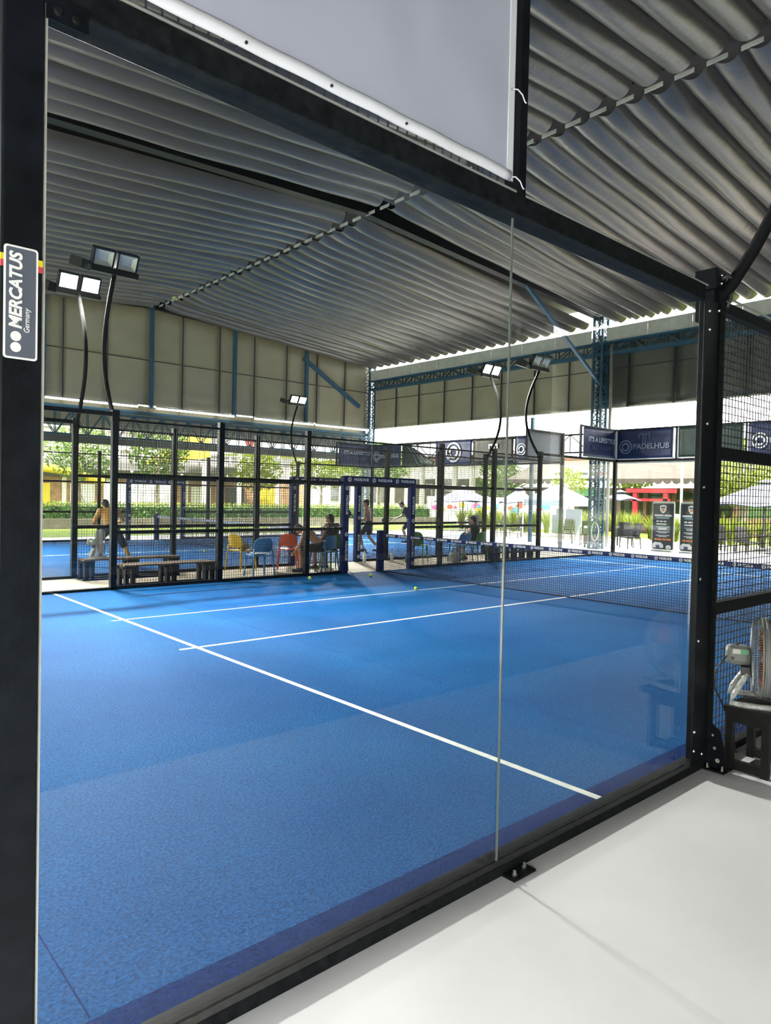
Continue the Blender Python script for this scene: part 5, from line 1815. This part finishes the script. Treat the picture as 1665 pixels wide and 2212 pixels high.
MB().box(34.5, 15.4, 1.75, 34.7, 17.5, 1.9).build('tie_beam', 'red_paint', tg_, world=True)

# bright mural wall behind the parasols
mw = thing('mural_wall', 'low wall painted in pink, yellow and blue behind the parasols', 'wall', (33.5, 24.5, 0))
MB().box(33.5, 20.5, 0, 33.7, 32, 1.8).build('wall_body', 'white_panel', mw, world=True)
rnd = random.Random(5)
for k in range(26):
    y, z, s = rnd.uniform(20.8, 31.6), rnd.uniform(0.3, 1.5), rnd.uniform(0.2, 0.55)
    poly = [(s * rnd.uniform(0.6, 1) * math.cos(2 * PI * j / 7), s * 0.6 * rnd.uniform(0.6, 1) * math.sin(2 * PI * j / 7)) for j in range(7)]
    MB().prism(poly, 0.004, frame((33.494 - 0.0005 * k, y, z), (0, -1, 0), (0, 0, 1))).build('painted_patch', ('mural_pink', 'mural_blue', 'mural_yellow', 'mural_red')[k % 4], mw, world=True)
bk = thing('brown_building', 'tan building with orange pillars behind the mural wall', 'building', (44, 34, 0))
MB().box(40, 29.5, 0, 50, 52, 5.0).build('wall_body', 'plaster', bk, world=True)
MB().box(39.3, 29.3, 4.6, 50, 52, 5.0).build('eave', 'kiosk_wood', bk, world=True)
for k in range(12):
    y = 29.8 + k * 1.8
    MB().box(39.85, y, 0, 40.0, y + 0.25, 4.6).build('pillar', 'louvre', bk, world=True)
    MB().box(39.93, y + 0.6, 1.2, 40.0, y + 1.7, 3.2).build('window', 'window_dark', bk, world=True)

tree(33.0, 11.2, 4.6, 1.9, 'leaning tree with thick grey trunk behind the standees', 'leaf_lime', 11, 0.28, 2200, low=0.35)
tree(46.5, 11.0, 5.8, 3.3, 'dense green tree rising behind the kiosk roof, right', 'leaf', 12, 0.3, 3200, 0.2)
tree(48.0, 18.0, 6.2, 3.3, 'dense green tree rising behind the kiosk roof, middle', 'leaf', 13, 0.3, 3200, 0.2)
tree(47.5, 25.0, 6.2, 3.2, 'dense green tree rising behind the kiosk roof, left', 'leaf_lime', 14, 0.3, 3200, 0.2)
tree(40.0, 6.6, 5.4, 2.9, 'yellow-green tree seen through the near mesh', 'leaf_lime', 15, 0.25, 2600, 0.17, 0.25)
tree(37.2, 28.6, 4.6, 1.7, 'bushy tree beside the tan building', 'leaf', 16, 0.15, 2000, 0.15, 0.2)
tree(31.8, 19.6, 3.4, 1.0, 'slender young tree behind the parasols', 'leaf_lime', 17, 0.06, 700, 0.1, 0.5)
tree(43.5, 0.5, 5.8, 3.0, 'large green tree at the right edge beyond the mesh', 'leaf', 18, 0.3, 2600, 0.2, 0.2)
ya_ = thing('play_structure', 'yellow play frame seen through the near mesh', 'play frame', (35, 8, 0))
MB().box(34.9, 7.9, 0, 35.2, 8.25, 3.0).build('post', 'yellow_paint', ya_, world=True)
MB().box(34.9, 4.0, 2.7, 35.2, 8.25, 3.05).build('beam', 'yellow_paint', ya_, world=True)
MB().box(34.9, 4.0, 0, 35.2, 4.3, 3.0).build('post', 'yellow_paint', ya_, world=True)

# ------------------------------------------------------------------ unseen blocks added to keep low sky out of the glass reflections
for nm, lb, (x0, y0, x1, y1, h), mt_ in (('blocker', 'added unseen beige warehouse beyond the right end of the lawn', (52, -45, 60, 4, 7.5), 'louvre'),
                                         ('blocker', 'added unseen beige warehouse along the left side of the grounds', (-34, -20, -26, 60, 8.0), 'louvre')):
    wh = thing(nm, lb, 'building', ((x0 + x1) / 2, (y0 + y1) / 2, 0))
    MB().box(x0, y0, -0.1, x1, y1, h).build('wall_body', mt_, wh, world=True)
    MB().box(x0 - 0.6, y0 - 0.6, h, x1 + 0.6, y1 + 0.6, h + 0.35).build('roof_slab', 'roof_metal', wh, world=True)
    xf = x0 - 0.05 if x0 > 0 else x1 + 0.05
    for k in range(int((y1 - y0) / 4)):
        MB().box(xf - 0.05, y0 + 1 + 4 * k, 1.0, xf + 0.05, y0 + 3.2 + 4 * k, 3.6).build('window', 'window_dark', wh, world=True)
